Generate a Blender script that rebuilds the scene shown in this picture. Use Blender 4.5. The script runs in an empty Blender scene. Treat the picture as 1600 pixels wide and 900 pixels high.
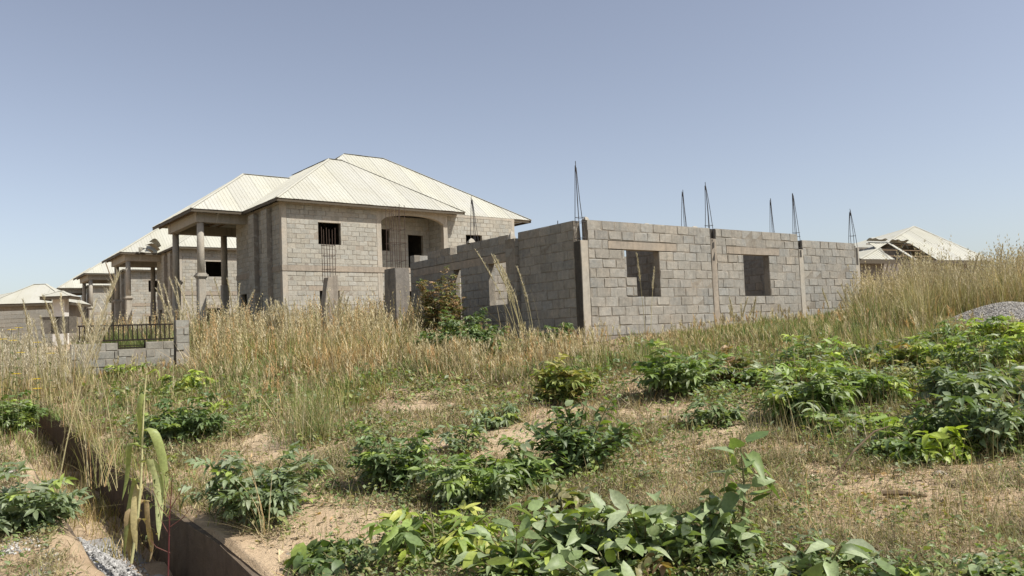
import bpy, math, random, time
import numpy as np
from mathutils import Matrix, Vector

T0 = time.time()
rng = np.random.default_rng(11)
random.seed(11)
scene = bpy.context.scene
COL = scene.collection
R = math.radians

# ------------------------------------------------------------------ camera
F_PX, PITCH, ROLL = 1220.0, R(3.3), R(-2.26)
EYE = np.array([0.0, 0.0, 1.6])
cp, sp = math.cos(PITCH), math.sin(PITCH)
FWD = np.array([0, cp, sp]); UP0 = np.array([0, -sp, cp]); RT0 = np.array([1.0, 0, 0])
cr, sr = math.cos(ROLL), math.sin(ROLL)
RT = cr * RT0 + sr * UP0
UP = -sr * RT0 + cr * UP0
cam_d = bpy.data.cameras.new('camera')
cam_d.sensor_width = 36.0
cam_d.lens = 36.0 * F_PX / 1600.0
cam_d.clip_start = 0.05
cam_d.clip_end = 3000
cam = bpy.data.objects.new('camera', cam_d)
COL.objects.link(cam)
cam.matrix_world = Matrix(((RT[0], UP[0], -FWD[0], EYE[0]), (RT[1], UP[1], -FWD[1], EYE[1]),
                           (RT[2], UP[2], -FWD[2], EYE[2]), (0, 0, 0, 1)))
scene.camera = cam

# ------------------------------------------------------------------ light
SUN_EL = R(52)
sun_h = np.array([0.93, -0.37]); sun_h = sun_h / np.linalg.norm(sun_h)
SUN = np.array([sun_h[0] * math.cos(SUN_EL), sun_h[1] * math.cos(SUN_EL), math.sin(SUN_EL)])
world = bpy.data.worlds.new('World')
scene.world = world
world.use_nodes = True
wn = world.node_tree.nodes; wl = world.node_tree.links
wn.clear()
sky = wn.new('ShaderNodeTexSky')
sky.sky_type = 'NISHITA'
sky.sun_disc = False
sky.sun_elevation = SUN_EL
sky.sun_rotation = math.atan2(sun_h[0], sun_h[1])
sky.air_density = 1.0
sky.dust_density = 1.6
sky.ozone_density = 1.2
sky.altitude = 400
bg = wn.new('ShaderNodeBackground'); bg.inputs['Strength'].default_value = 0.105
wo = wn.new('ShaderNodeOutputWorld')
hs = wn.new('ShaderNodeHueSaturation'); hs.inputs['Saturation'].default_value = 0.64; hs.inputs['Hue'].default_value = 0.507
wl.new(sky.outputs[0], hs.inputs['Color']); wl.new(hs.outputs[0], bg.inputs[0]); wl.new(bg.outputs[0], wo.inputs[0])
sun_d = bpy.data.lights.new('sun', 'SUN')
sun_d.energy = 5.0
sun_d.angle = R(0.5)
sun_d.color = (1.0, 0.965, 0.90)
sun = bpy.data.objects.new('sun', sun_d)
COL.objects.link(sun)
sun.rotation_euler = Vector((-SUN[0], -SUN[1], -SUN[2])).to_track_quat('-Z', 'Y').to_euler()
scene.view_settings.view_transform = 'Standard'
scene.view_settings.look = 'None'
scene.view_settings.exposure = 0.42
scene.view_settings.gamma = 1.0
scene.view_settings.use_curve_mapping = False
scene.cycles.max_bounces = 6
scene.cycles.transparent_max_bounces = 6
scene.cycles.use_denoising = True

# ------------------------------------------------------------------ measuring helpers
def ray(x, y): return FWD + RT * ((x - 800) / F_PX) - UP * ((y - 450) / F_PX)
def at(x, y, d):
    r = ray(x, y); return EYE + r * (d / r[1])
def onz(x, y, z):
    r = ray(x, y); return EYE + r * ((z - EYE[2]) / r[2])
def px(p):
    v = np.asarray(p, float) - EYE
    z = v @ FWD
    return 800 + F_PX * (v @ RT) / z, 450 - F_PX * (v @ UP) / z, z

# ------------------------------------------------------------------ terrain (a runs along the drain, p away from it)
OA = onz(400, 900, 0.0)[:2]
DY = R(36.0)
A_DIR = np.array([-math.sin(DY), math.cos(DY)]); P_DIR = np.array([math.cos(DY), math.sin(DY)])
GRADE = 0.026
def ap(x, y):
    dx = np.asarray(x) - OA[0]; dy = np.asarray(y) - OA[1]
    return dx * A_DIR[0] + dy * A_DIR[1], dx * P_DIR[0] + dy * P_DIR[1]
def xy(a, p):
    return OA[0] + a * A_DIR[0] + p * P_DIR[0], OA[1] + a * A_DIR[1] + p * P_DIR[1]
def bump(x, y):
    return (0.035 * np.sin(1.1 * x + 0.6 * y + 0.4) * np.cos(0.8 * y - 0.5 * x) + 0.018 * np.sin(2.7 * x + 1.9 * y) +
            0.012 * np.sin(4.1 * y - 3.3 * x + 1.0) + 0.006 * np.sin(9.1 * x + 5.0 * y) * np.sin(7.3 * y - 4.0 * x))
def zg(x, y):
    a, p = ap(x, y)
    az = GRADE * np.clip(a, -8, 60) + 0.004 * np.clip(a - 60, 0, 300)
    pr = np.clip(p, 0, None)
    cross = 0.094 * np.minimum(pr, 12) + 0.03 * np.clip(pr - 12, 0, 30)
    left = np.where(p < 0, 0.02 + 0.95 * np.exp(-((a - 13.5) / 4.5) ** 2 - ((p + 3.2) / 1.5) ** 2), 0.0)
    b = bump(x, y) * np.clip(np.abs(p + 0.4) / 1.2, 0, 1)
    return az + cross + left + b
def onground(x, y, tmax=80):
    r = ray(x, y); r = r / r[1]
    t = np.arange(2.5, tmax, 0.05)
    P = EYE[None] + r[None] * t[:, None]
    d = P[:, 2] - zg(P[:, 0], P[:, 1])
    i = np.argmax(d < 0)
    if d[i] >= 0: i = len(t) - 1
    return P[i]

# ------------------------------------------------------------------ node materials
def mat_new(name):
    m = bpy.data.materials.new(name); m.use_nodes = True
    nt = m.node_tree; nt.nodes.clear()
    out = nt.nodes.new('ShaderNodeOutputMaterial')
    return m, nt, out
class N:
    def __init__(s, nt): s.nt = nt
    def __call__(s, t, **kw):
        n = s.nt.nodes.new('ShaderNode' + t)
        for k, v in kw.items():
            if k in ('op',): n.operation = v
            elif k == 'blend': n.blend_type = v
            elif k == 'data': n.data_type = v
            else:
                setattr(n, k, v)
        return n
    def link(s, a, b): s.nt.links.new(a, b)
    def noise(s, vec, scale, detail=4, rough=0.55):
        n = s('TexNoise'); n.inputs['Scale'].default_value = scale; n.inputs['Detail'].default_value = detail
        n.inputs['Roughness'].default_value = rough
        if vec is not None: s.link(vec, n.inputs['Vector'])
        return n.outputs['Fac']
    def ramp(s, fac, stops):
        n = s('ValToRGB'); e = n.color_ramp.elements
        while len(e) < len(stops): e.new(0.5)
        for i, (p, c) in enumerate(stops):
            e[i].position = p
            e[i].color = (c, c, c, 1) if isinstance(c, (int, float)) else (*c, 1)
        s.link(fac, n.inputs[0]); return n.outputs[0]
    def mix(s, fac, a, b, blend='MIX'):
        n = s('Mix', data='RGBA', blend=blend)
        for v, i in ((fac, 0), (a, 6), (b, 7)):
            if hasattr(v, 'is_linked'): s.link(v, n.inputs[i])
            elif isinstance(v, (int, float)): n.inputs[i].default_value = v if i == 0 else (v, v, v, 1)
            else: n.inputs[i].default_value = (*v, 1)
        return n.outputs[2]
    def math(s, op, a, b=0.0):
        n = s('Math', op=op)
        for v, i in ((a, 0), (b, 1)):
            if hasattr(v, 'is_linked'): s.link(v, n.inputs[i])
            else: n.inputs[i].default_value = v
        return n.outputs[0]
    def mapping(s, vec, scale=(1, 1, 1)):
        n = s('Mapping'); n.inputs['Scale'].default_value = scale; s.link(vec, n.inputs['Vector']); return n.outputs[0]
    def bump(s, h, strength, dist=0.02):
        n = s('Bump'); n.inputs['Strength'].default_value = strength; n.inputs['Distance'].default_value = dist
        s.link(h, n.inputs['Height']); return n.outputs[0]
    def bsdf(s, col, rough=0.9, spec=0.2, normal=None):
        n = s('BsdfPrincipled')
        if hasattr(col, 'is_linked'): s.link(col, n.inputs['Base Color'])
        else: n.inputs['Base Color'].default_value = (*col, 1)
        if hasattr(rough, 'is_linked'): s.link(rough, n.inputs['Roughness'])
        else: n.inputs['Roughness'].default_value = rough
        n.inputs['Specular IOR Level'].default_value = spec
        if normal is not None: s.link(normal, n.inputs['Normal'])
        return n.outputs[0]

def pos(n): return n('NewGeometry').outputs['Position']

def m_concrete(name, base, src=None, grime=0.5, speckle=0.35, streak=0.35, bumpy=0.5, tint=(0.45, 0.36, 0.26), tintamt=0.35, smear=None, smear_k=0.55):
    """cement-like surface; src 'attr' reads the colour attribute, 'obj' the object's own colour as a multiplier"""
    m, nt, out = mat_new(name); n = N(nt); P = pos(n)
    c1 = n.noise(P, 1.3, 5, 0.6); c2 = n.noise(P, 9, 5, 0.65); c3 = n.noise(P, 70, 3, 0.7)
    ps = n.mapping(P, (6, 6, 0.7)); st = n.noise(ps, 1.0, 4, 0.6)
    col = n.mix(n.ramp(c1, [(0.42, 0.0), (0.68, 1.0)]), base, tint)
    nt_mix = nt.nodes[-1]
    col2 = n.mix(tintamt, base, col)
    col2 = n.mix(n.math('MULTIPLY', n.ramp(c2, [(0.35, 1.0), (0.62, 0.0)]), grime * 0.6), col2, tuple(b * 0.55 for b in base))
    col2 = n.mix(n.math('MULTIPLY', n.ramp(c3, [(0.3, 1.0), (0.5, 0.0)]), speckle), col2, tuple(b * 0.45 for b in base))
    col2 = n.mix(n.math('MULTIPLY', n.ramp(st, [(0.52, 0.0), (0.75, 1.0)]), streak), col2, tuple(b * 0.35 for b in base))
    if src == 'attr':
        a = n('Attribute', attribute_name='Col').outputs['Color']; col2 = n.mix(1.0, col2, a, 'MULTIPLY')
    elif src == 'obj':
        a = n('ObjectInfo').outputs['Color']; col2 = n.mix(1.0, col2, a, 'MULTIPLY')
    if smear is not None:
        s1 = n.noise(P, 2.3, 6, 0.7); s2 = n.noise(P, 14, 4, 0.7)
        k = n.ramp(n.math('ADD', n.math('MULTIPLY', s1, 0.6), n.math('MULTIPLY', s2, 0.4)), [(0.46, 0.0), (0.56, smear_k)])
        col2 = n.mix(k, col2, n.mix(c2, tuple(v * 0.75 for v in smear), tuple(v * 1.15 for v in smear)))
    h = n.math('ADD', n.math('MULTIPLY', c3, 0.6), c2)
    b = n.bsdf(col2, 0.95, 0.12, n.bump(h, bumpy, 0.012))
    n.link(b, out.inputs[0]); return m

M = {}
BLK = (0.298, 0.287, 0.255)
SM = (0.275, 0.252, 0.212); HSM = (0.325, 0.30, 0.25)
M['block_obj'] = m_concrete('cement block', BLK, 'obj', 0.85, 0.75, 0.45, 1.0, smear=SM)
M['block_attr'] = m_concrete('cement block joined', BLK, 'attr', 0.85, 0.75, 0.45, 1.0, smear=SM)
M['mortar'] = m_concrete('mortar', (0.205, 0.183, 0.15), None, 0.7, 0.5, 0.4, 1.0, smear=SM)
HBLK = (0.365, 0.35, 0.30)
M['hblock_obj'] = m_concrete('grey cement block', HBLK, 'obj', 0.7, 0.6, 0.35, 0.8, (0.40, 0.36, 0.30), 0.3, HSM, 0.4)
M['hblock_attr'] = m_concrete('grey cement block joined', HBLK, 'attr', 0.7, 0.6, 0.35, 0.8, (0.40, 0.36, 0.30), 0.3, HSM, 0.4)
M['hmortar'] = m_concrete('grey mortar', (0.235, 0.21, 0.175), None, 0.6, 0.4, 0.3, 0.8, smear=HSM, smear_k=0.4)
M['concrete'] = m_concrete('cast concrete', (0.37, 0.34, 0.285), None, 0.6, 0.35, 0.4, 0.5)
M['stained'] = m_concrete('stained concrete', (0.21, 0.19, 0.165), None, 0.9, 0.7, 0.9, 0.8)
M['stain_and_pocket'] = m_concrete('black stain and pocket tone', (0.075, 0.068, 0.058), None, 0.8, 0.6, 0.6, 0.8, (0.12, 0.105, 0.085), 0.4)  # near-black tone shared by the column stains and the pocket backing
M['lintel'] = m_concrete('lintel concrete', (0.30, 0.26, 0.21), None, 0.7, 0.35, 0.45, 0.6)
M['drain'] = m_concrete('drain concrete', (0.135, 0.105, 0.078), None, 0.8, 0.4, 0.6, 0.7, (0.16, 0.12, 0.08), 0.6)
M['plaster'] = m_concrete('white plaster', (0.62, 0.61, 0.58), None, 0.25, 0.1, 0.2, 0.2)

def m_simple(name, col, rough=0.7, spec=0.3, nscale=20, amt=0.4, metal=0.0, dark=0.5, bmp=0.2):
    m, nt, out = mat_new(name); n = N(nt); P = pos(n)
    c = n.noise(P, nscale, 4, 0.6)
    k = n.mix(n.math('MULTIPLY', n.ramp(c, [(0.4, 1.0), (0.62, 0.0)]), amt), col, tuple(x * dark for x in col))
    b = n.bsdf(k, rough, spec, n.bump(c, bmp, 0.01)); b.node.inputs['Metallic'].default_value = metal
    n.link(b, out.inputs[0]); return m
M['rebar'] = m_simple('dark weathered rebar', (0.055, 0.05, 0.05), 0.6, 0.4, 60, 0.5, 0.3)
M['rust'] = m_simple('rusty rebar', (0.085, 0.055, 0.04), 0.75, 0.3, 60, 0.5, 0.2)
M['iron'] = m_simple('rusty iron', (0.028, 0.02, 0.014), 0.8, 0.25, 40, 0.6, 0.2)
M['fascia'] = m_simple('brown fascia board', (0.085, 0.068, 0.045), 0.7, 0.3, 15, 0.5)
M['timber'] = m_simple('old timber', (0.20, 0.145, 0.09), 0.85, 0.2, 12, 0.6)
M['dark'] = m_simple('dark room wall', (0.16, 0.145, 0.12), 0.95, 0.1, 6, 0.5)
M['rock'] = m_simple('grey stone', (0.30, 0.285, 0.265), 0.9, 0.2, 18, 0.5, 0, 0.6, 0.6)

def m_roof(name, base):
    m, nt, out = mat_new(name); n = N(nt); P = pos(n)
    c1 = n.noise(P, 0.6, 5, 0.6); c2 = n.noise(P, 5, 4, 0.6)
    fine = n.noise(n.mapping(P, (25, 25, 25)), 1.0, 3, 0.6)
    col = n.mix(n.math('MULTIPLY', n.ramp(c1, [(0.4, 0.0), (0.7, 1.0)]), 0.5), base, (base[0] * 0.86, base[1] * 0.83, base[2] * 0.74))
    col = n.mix(n.math('MULTIPLY', n.ramp(c2, [(0.56, 0.0), (0.72, 1.0)]), 0.35), col, (base[0] * 0.7, base[1] * 0.66, base[2] * 0.55))
    a = n('ObjectInfo').outputs['Color']; col = n.mix(1.0, col, a, 'MULTIPLY')
    b = n.bsdf(col, 0.55, 0.25, n.bump(fine, 0.12, 0.01))
    n.link(b, out.inputs[0]); return m
M['roof'] = m_roof('cream roofing sheet', (0.405, 0.395, 0.34))
M['roof_b'] = m_roof('pale roofing sheet', (0.40, 0.39, 0.335))

def m_leaf(name, src, trans=0.3, rough=0.46, spec=0.32, tcol=(1.35, 1.5, 0.5)):
    m, nt, out = mat_new(name); n = N(nt)
    if src == 'obj': c = n('ObjectInfo').outputs['Color']
    else: c = n('Attribute', attribute_name='Col').outputs['Color']
    P = pos(n); v = n.noise(P, 45, 3, 0.6)
    c = n.mix(0.55, c, n.mix(1.0, c, n.ramp(v, [(0.3, 0.55), (0.7, 1.3)]), 'MULTIPLY'))
    b = n.bsdf(c, rough, spec)
    t = n('BsdfTranslucent'); n.link(n.mix(1.0, c, tcol, 'MULTIPLY'), t.inputs[0])
    x = n('MixShader'); x.inputs[0].default_value = trans
    n.link(b, x.inputs[1]); n.link(t.outputs[0], x.inputs[2]); n.link(x.outputs[0], out.inputs[0])
    return m
M['leaf_obj'] = m_leaf('leaf', 'obj')
M['leaf_attr'] = m_leaf('leaf joined', 'attr')
M['grass'] = m_leaf('grass blade', 'attr', 0.28, 0.65, 0.2, (1.15, 1.15, 0.8))
M['stem'] = m_leaf('stem', 'obj', 0.0, 0.7, 0.2)

def m_ground():
    m, nt, out = mat_new('sandy ground'); n = N(nt); P = pos(n)
    c1 = n.noise(P, 0.45, 6, 0.6); c2 = n.noise(P, 2.4, 6, 0.65); c3 = n.noise(P, 26, 4, 0.7); c4 = n.noise(P, 120, 2, 0.7)
    col = n.mix(n.ramp(c1, [(0.38, 0.0), (0.62, 1.0)]), (0.56, 0.435, 0.285), (0.46, 0.335, 0.215))
    col = n.mix(n.math('MULTIPLY', n.ramp(c2, [(0.46, 0.0), (0.66, 1.0)]), 0.6), col, (0.34, 0.245, 0.155))
    col = n.mix(n.math('MULTIPLY', n.ramp(c3, [(0.30, 1.0), (0.46, 0.0)]), 0.6), col, (0.19, 0.13, 0.08))
    col = n.mix(n.math('MULTIPLY', n.ramp(c4, [(0.62, 0.0), (0.75, 1.0)]), 0.4), col, (0.56, 0.47, 0.36))
    h = n.math('ADD', n.math('MULTIPLY', c3, 0.8), n.math('ADD', c2, n.math('MULTIPLY', c4, 0.3)))
    b = n.bsdf(col, 0.97, 0.1, n.bump(h, 0.8, 0.05)); n.link(b, out.inputs[0]); return m
M['ground'] = m_ground()

# ------------------------------------------------------------------ object helpers
def tag(o, label=None, cat=None, group=None, kind=None):
    if label: o['label'] = label
    if cat: o['category'] = cat
    if group: o['group'] = group
    if kind: o['kind'] = kind
    return o
def empty(name, loc=(0, 0, 0), rz=0.0, label=None, cat=None, group=None):
    o = bpy.data.objects.new(name, None); COL.objects.link(o)
    o.empty_display_size = 0.3
    o.location = loc; o.rotation_euler = (0, 0, rz)
    return tag(o, label, cat, group)
def link(name, me, parent=None, kind=None):
    o = bpy.data.objects.new(name, me); COL.objects.link(o)
    if parent is not None: o.parent = parent
    if kind: o['kind'] = kind
    return o
def mesh_np(name, V, Fc, mat, col=None, smooth=False):
    """V (n,3); Fc list of index arrays, each (k,3) or (k,4)"""
    me = bpy.data.meshes.new(name)
    V = np.asarray(V, np.float32)
    if not isinstance(Fc, (list, tuple)): Fc = [Fc]
    Fc = [np.asarray(f, np.int32) for f in Fc if len(f)]
    loops = np.concatenate([f.ravel() for f in Fc])
    sizes = np.concatenate([np.full(len(f), f.shape[1], np.int32) for f in Fc])
    starts = np.concatenate([[0], np.cumsum(sizes)[:-1]]).astype(np.int32)
    me.vertices.add(len(V)); me.vertices.foreach_set('co', V.ravel())
    me.loops.add(len(loops)); me.loops.foreach_set('vertex_index', loops)
    me.polygons.add(len(sizes)); me.polygons.foreach_set('loop_start', starts)
    try: me.polygons.foreach_set('loop_total', sizes)
    except Exception: pass
    me.polygons.foreach_set('use_smooth', np.full(len(sizes), smooth))
    if col is not None:
        c = np.ones((len(V), 4), np.float32); c[:, :3] = col
        at_ = me.attributes.new('Col', 'FLOAT_COLOR', 'POINT'); at_.data.foreach_set('color', c.ravel())
    me.materials.append(mat)
    me.update(calc_edges=True)
    me.validate()
    return me

class MB:
    """collects simple shapes into one mesh"""
    def __init__(s): s.v = []; s.q = []; s.t = []; s.n = 0
    def add(s, V, Q=(), T=()):
        V = np.asarray(V, float)
        s.v.append(V)
        if len(Q): s.q.append(np.asarray(Q) + s.n)
        if len(T): s.t.append(np.asarray(T) + s.n)
        s.n += len(V)
    def box(s, x0, x1, y0, y1, z0, z1, j=0.0):
        V = np.array([[x0, y0, z0], [x1, y0, z0], [x1, y1, z0], [x0, y1, z0], [x0, y0, z1], [x1, y0, z1], [x1, y1, z1], [x0, y1, z1]], float)
        if j: V += rng.uniform(-j, j, V.shape)
        s.add(V, [[0, 3, 2, 1], [4, 5, 6, 7], [0, 1, 5, 4], [1, 2, 6, 5], [2, 3, 7, 6], [3, 0, 4, 7]]); return s
    def cbox(s, x0, x1, y0, y1, z0, z1, c=0.015, j=0.0):
        """box with chamfered vertical edges and softened top"""
        nz = 6
        zs = np.linspace(z0, z1, nz)
        ring = np.array([[x0 + c, y0], [x1 - c, y0], [x1, y0 + c], [x1, y1 - c], [x1 - c, y1], [x0 + c, y1], [x0, y1 - c], [x0, y0 + c]])
        V = np.concatenate([np.column_stack([ring, np.full(8, z)]) for z in zs])
        if j: V[:, :2] += rng.uniform(-j, j, (len(V), 2))
        Q = [[k * 8 + i, k * 8 + (i + 1) % 8, (k + 1) * 8 + (i + 1) % 8, (k + 1) * 8 + i] for k in range(nz - 1) for i in range(8)]
        b = (nz - 1) * 8
        Q += [[b, b + 1, b + 2, b + 3], [b, b + 3, b + 4, b + 7], [b + 4, b + 5, b + 6, b + 7]]
        s.add(V, Q); return s
    def prism(s, poly, ext, axis):
        """poly [(u,v)..] convex, extruded between ext[0], ext[1] along axis ('y': u=x,v=z ; 'x': u=y,v=z ; 'z')"""
        k = len(poly); V = []
        for e in ext:
            for u, v in poly:
                V.append({'y': (u, e, v), 'x': (e, u, v), 'z': (u, v, e)}[axis])
        Q = [[i, (i + 1) % k, k + (i + 1) % k, k + i] for i in range(k)]
        T = [[0, i + 1, i] for i in range(1, k - 1)] + [[k, k + i, k + i + 1] for i in range(1, k - 1)]
        s.add(V, Q, T); return s
    def tube(s, pts, rad, seg=6, caps=True):
        pts = np.asarray(pts, float); m = len(pts)
        rad = np.full(m, rad) if np.isscalar(rad) else np.asarray(rad, float)
        V = []
        for i in range(m):
            d = pts[min(i + 1, m - 1)] - pts[max(i - 1, 0)]; d = d / (np.linalg.norm(d) + 1e-9)
            u = np.cross(d, [0.31, 0.95, 0.05] if abs(d[2]) > 0.7 else [0, 0, 1.0]); u /= np.linalg.norm(u); w = np.cross(d, u)
            for k in range(seg):
                t = 2 * math.pi * k / seg
                V.append(pts[i] + rad[i] * (math.cos(t) * u + math.sin(t) * w))
        Q = [[i * seg + k, i * seg + (k + 1) % seg, (i + 1) * seg + (k + 1) % seg, (i + 1) * seg + k] for i in range(m - 1) for k in range(seg)]
        T = []
        if caps:
            T += [[0, k + 1, k] for k in range(1, seg - 1)]; b = (m - 1) * seg
            T += [[b, b + k, b + k + 1] for k in range(1, seg - 1)]
        s.add(V, Q, T); return s
    def mesh(s, name, mat, smooth=False, col=None):
        f = []
        if s.q: f.append(np.concatenate(s.q))
        if s.t: f.append(np.concatenate(s.t))
        return mesh_np(name, np.concatenate(s.v), f, mat, col, smooth)
    def build(s, name, mat, parent=None, kind=None, smooth=False):
        return link(name, s.mesh(name, mat, smooth), parent, kind)

# ------------------------------------------------------------------ ground sheet
def ground():
    pv = np.concatenate([-np.geomspace(400, 8, 26), np.arange(-7.6, -1.0, 0.2), [-0.98, -0.90, -0.84, -0.78, 0.02, 0.05, 0.10, 0.18], np.arange(0.3, 22, 0.16), np.geomspace(22.2, 500, 34)])
    av = np.concatenate([-np.geomspace(80, 6, 14), np.arange(-5.6, 16, 0.14), np.arange(16.2, 34, 0.3), np.geomspace(34.5, 900, 50)])
    A, Pp = np.meshgrid(av, pv, indexing='ij')
    X, Y = xy(A, Pp)
    Z = zg(X, Y)
    Z = np.where((Pp > -0.80) & (Pp < 0.03) & (A < 60), Z - 1.1, Z)
    lip = (Pp > 0.03) & (Pp < 0.25)
    Z = Z + np.where(lip, 0.035 * (1 - (Pp - 0.05) / 0.2) * (0.4 + np.sin(2.3 * A) * np.sin(0.9 * A + 0.5)) + 0.012 * np.sin(11 * A), 0)
    slump = np.clip((Pp + 1.0) / 0.2, 0, 1) * (Pp < -0.8)
    Z = Z + np.where(slump > 0, 0.03 + 0.05 * np.sin(3.1 * A) * np.sin(1.3 * A + 1) - 0.10 * slump, 0)
    V = np.column_stack([X.ravel(), Y.ravel(), Z.ravel()])
    na, np_ = A.shape
    i = np.arange(na * np_).reshape(na, np_)
    q = np.stack([i[:-1, :-1], i[:-1, 1:], i[1:, 1:], i[1:, :-1]], -1).reshape(-1, 4)
    o = link('ground', mesh_np('ground', V, q, M['ground'], None, True)); tag(o, 'dry sandy ground rising from the drain towards the houses', None, None, 'structure')
ground()

def drain():
    root = empty('drain', label='open concrete drain channel running along the road edge'); root['kind'] = 'structure'
    avs = np.arange(-7, 60, 1.0)
    def strip(p0, p1, top, bot, nm):
        V = []; Q = []
        for k, a in enumerate(avs):
            z = GRADE * a
            w = 0.012 * math.sin(a * 2.1) + rng.uniform(-0.01, 0.01)
            for p, zz in ((p0 + w * (p0 != 0.13), bot), (p1, bot), (p1, top + w), (p0 + w, top + w * 0.5)):
                x, y = xy(a, p); V.append((x, y, z + zz))
        for k in range(len(avs) - 1):
            for i in range(4):
                Q.append([4 * k + i, 4 * k + (i + 1) % 4, 4 * k + 4 + (i + 1) % 4, 4 * k + 4 + i])
        link(nm, mesh_np(nm, V, [np.array(Q)], M['drain']), root)
    strip(0.0, 0.16, -0.012, -1.0, 'drain_wall')
    strip(-0.98, -0.80, -0.10, -1.0, 'drain_wall')
    A_, P_ = np.meshgrid(np.arange(-7, 30, 0.2), np.linspace(-0.82, 0.02, 8), indexing='ij')
    X, Y = xy(A_, P_); Z = GRADE * A_ - 0.62 + 0.03 * np.sin(3 * A_ + 2 * P_) + 0.02 * np.sin(7.3 * A_) * np.cos(9 * P_) + rng.uniform(-0.012, 0.012, A_.shape)
    i = np.arange(A_.size).reshape(A_.shape)
    q = np.stack([i[:-1, :-1], i[:-1, 1:], i[1:, 1:], i[1:, :-1]], -1).reshape(-1, 4)
    link('drain_floor', mesh_np('drain_floor', np.column_stack([X.ravel(), Y.ravel(), Z.ravel()]), [q], M['ground'], None, True), root)
drain()

# ------------------------------------------------------------------ block walls
def block_mesh(seed, mat):
    r = np.random.default_rng(seed)
    b, bz = 0.03, 0.05
    V = []
    for sy in (-1, 1):
        for (sx, sz) in ((-1, -1), (1, -1), (1, 1), (-1, 1)):
            V.append((0.5 * sx, sy * 0.46, 0.5 * sz))
        for (sx, sz) in ((-1, -1), (1, -1), (1, 1), (-1, 1)):
            V.append(((0.5 - b) * sx, sy * 0.5, (0.5 - bz) * sz))
    V = np.array(V) + r.normal(0, 1, (16, 3)) * np.array([0.02, 0.02, 0.034])
    Q = []
    for o in (0, 8):
        ring = [[o + i, o + (i + 1) % 4, o + 4 + (i + 1) % 4, o + 4 + i] for i in range(4)] + [[o + 4, o + 5, o + 6, o + 7]]
        Q += ring if o == 0 else [q[::-1] for q in ring]
    Q += [[i, 8 + i, 8 + (i + 1) % 4, (i + 1) % 4] for i in range(4)]
    return V, np.array(Q)
BLOCKS = [block_mesh(40 + i, None) for i in range(8)]

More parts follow.
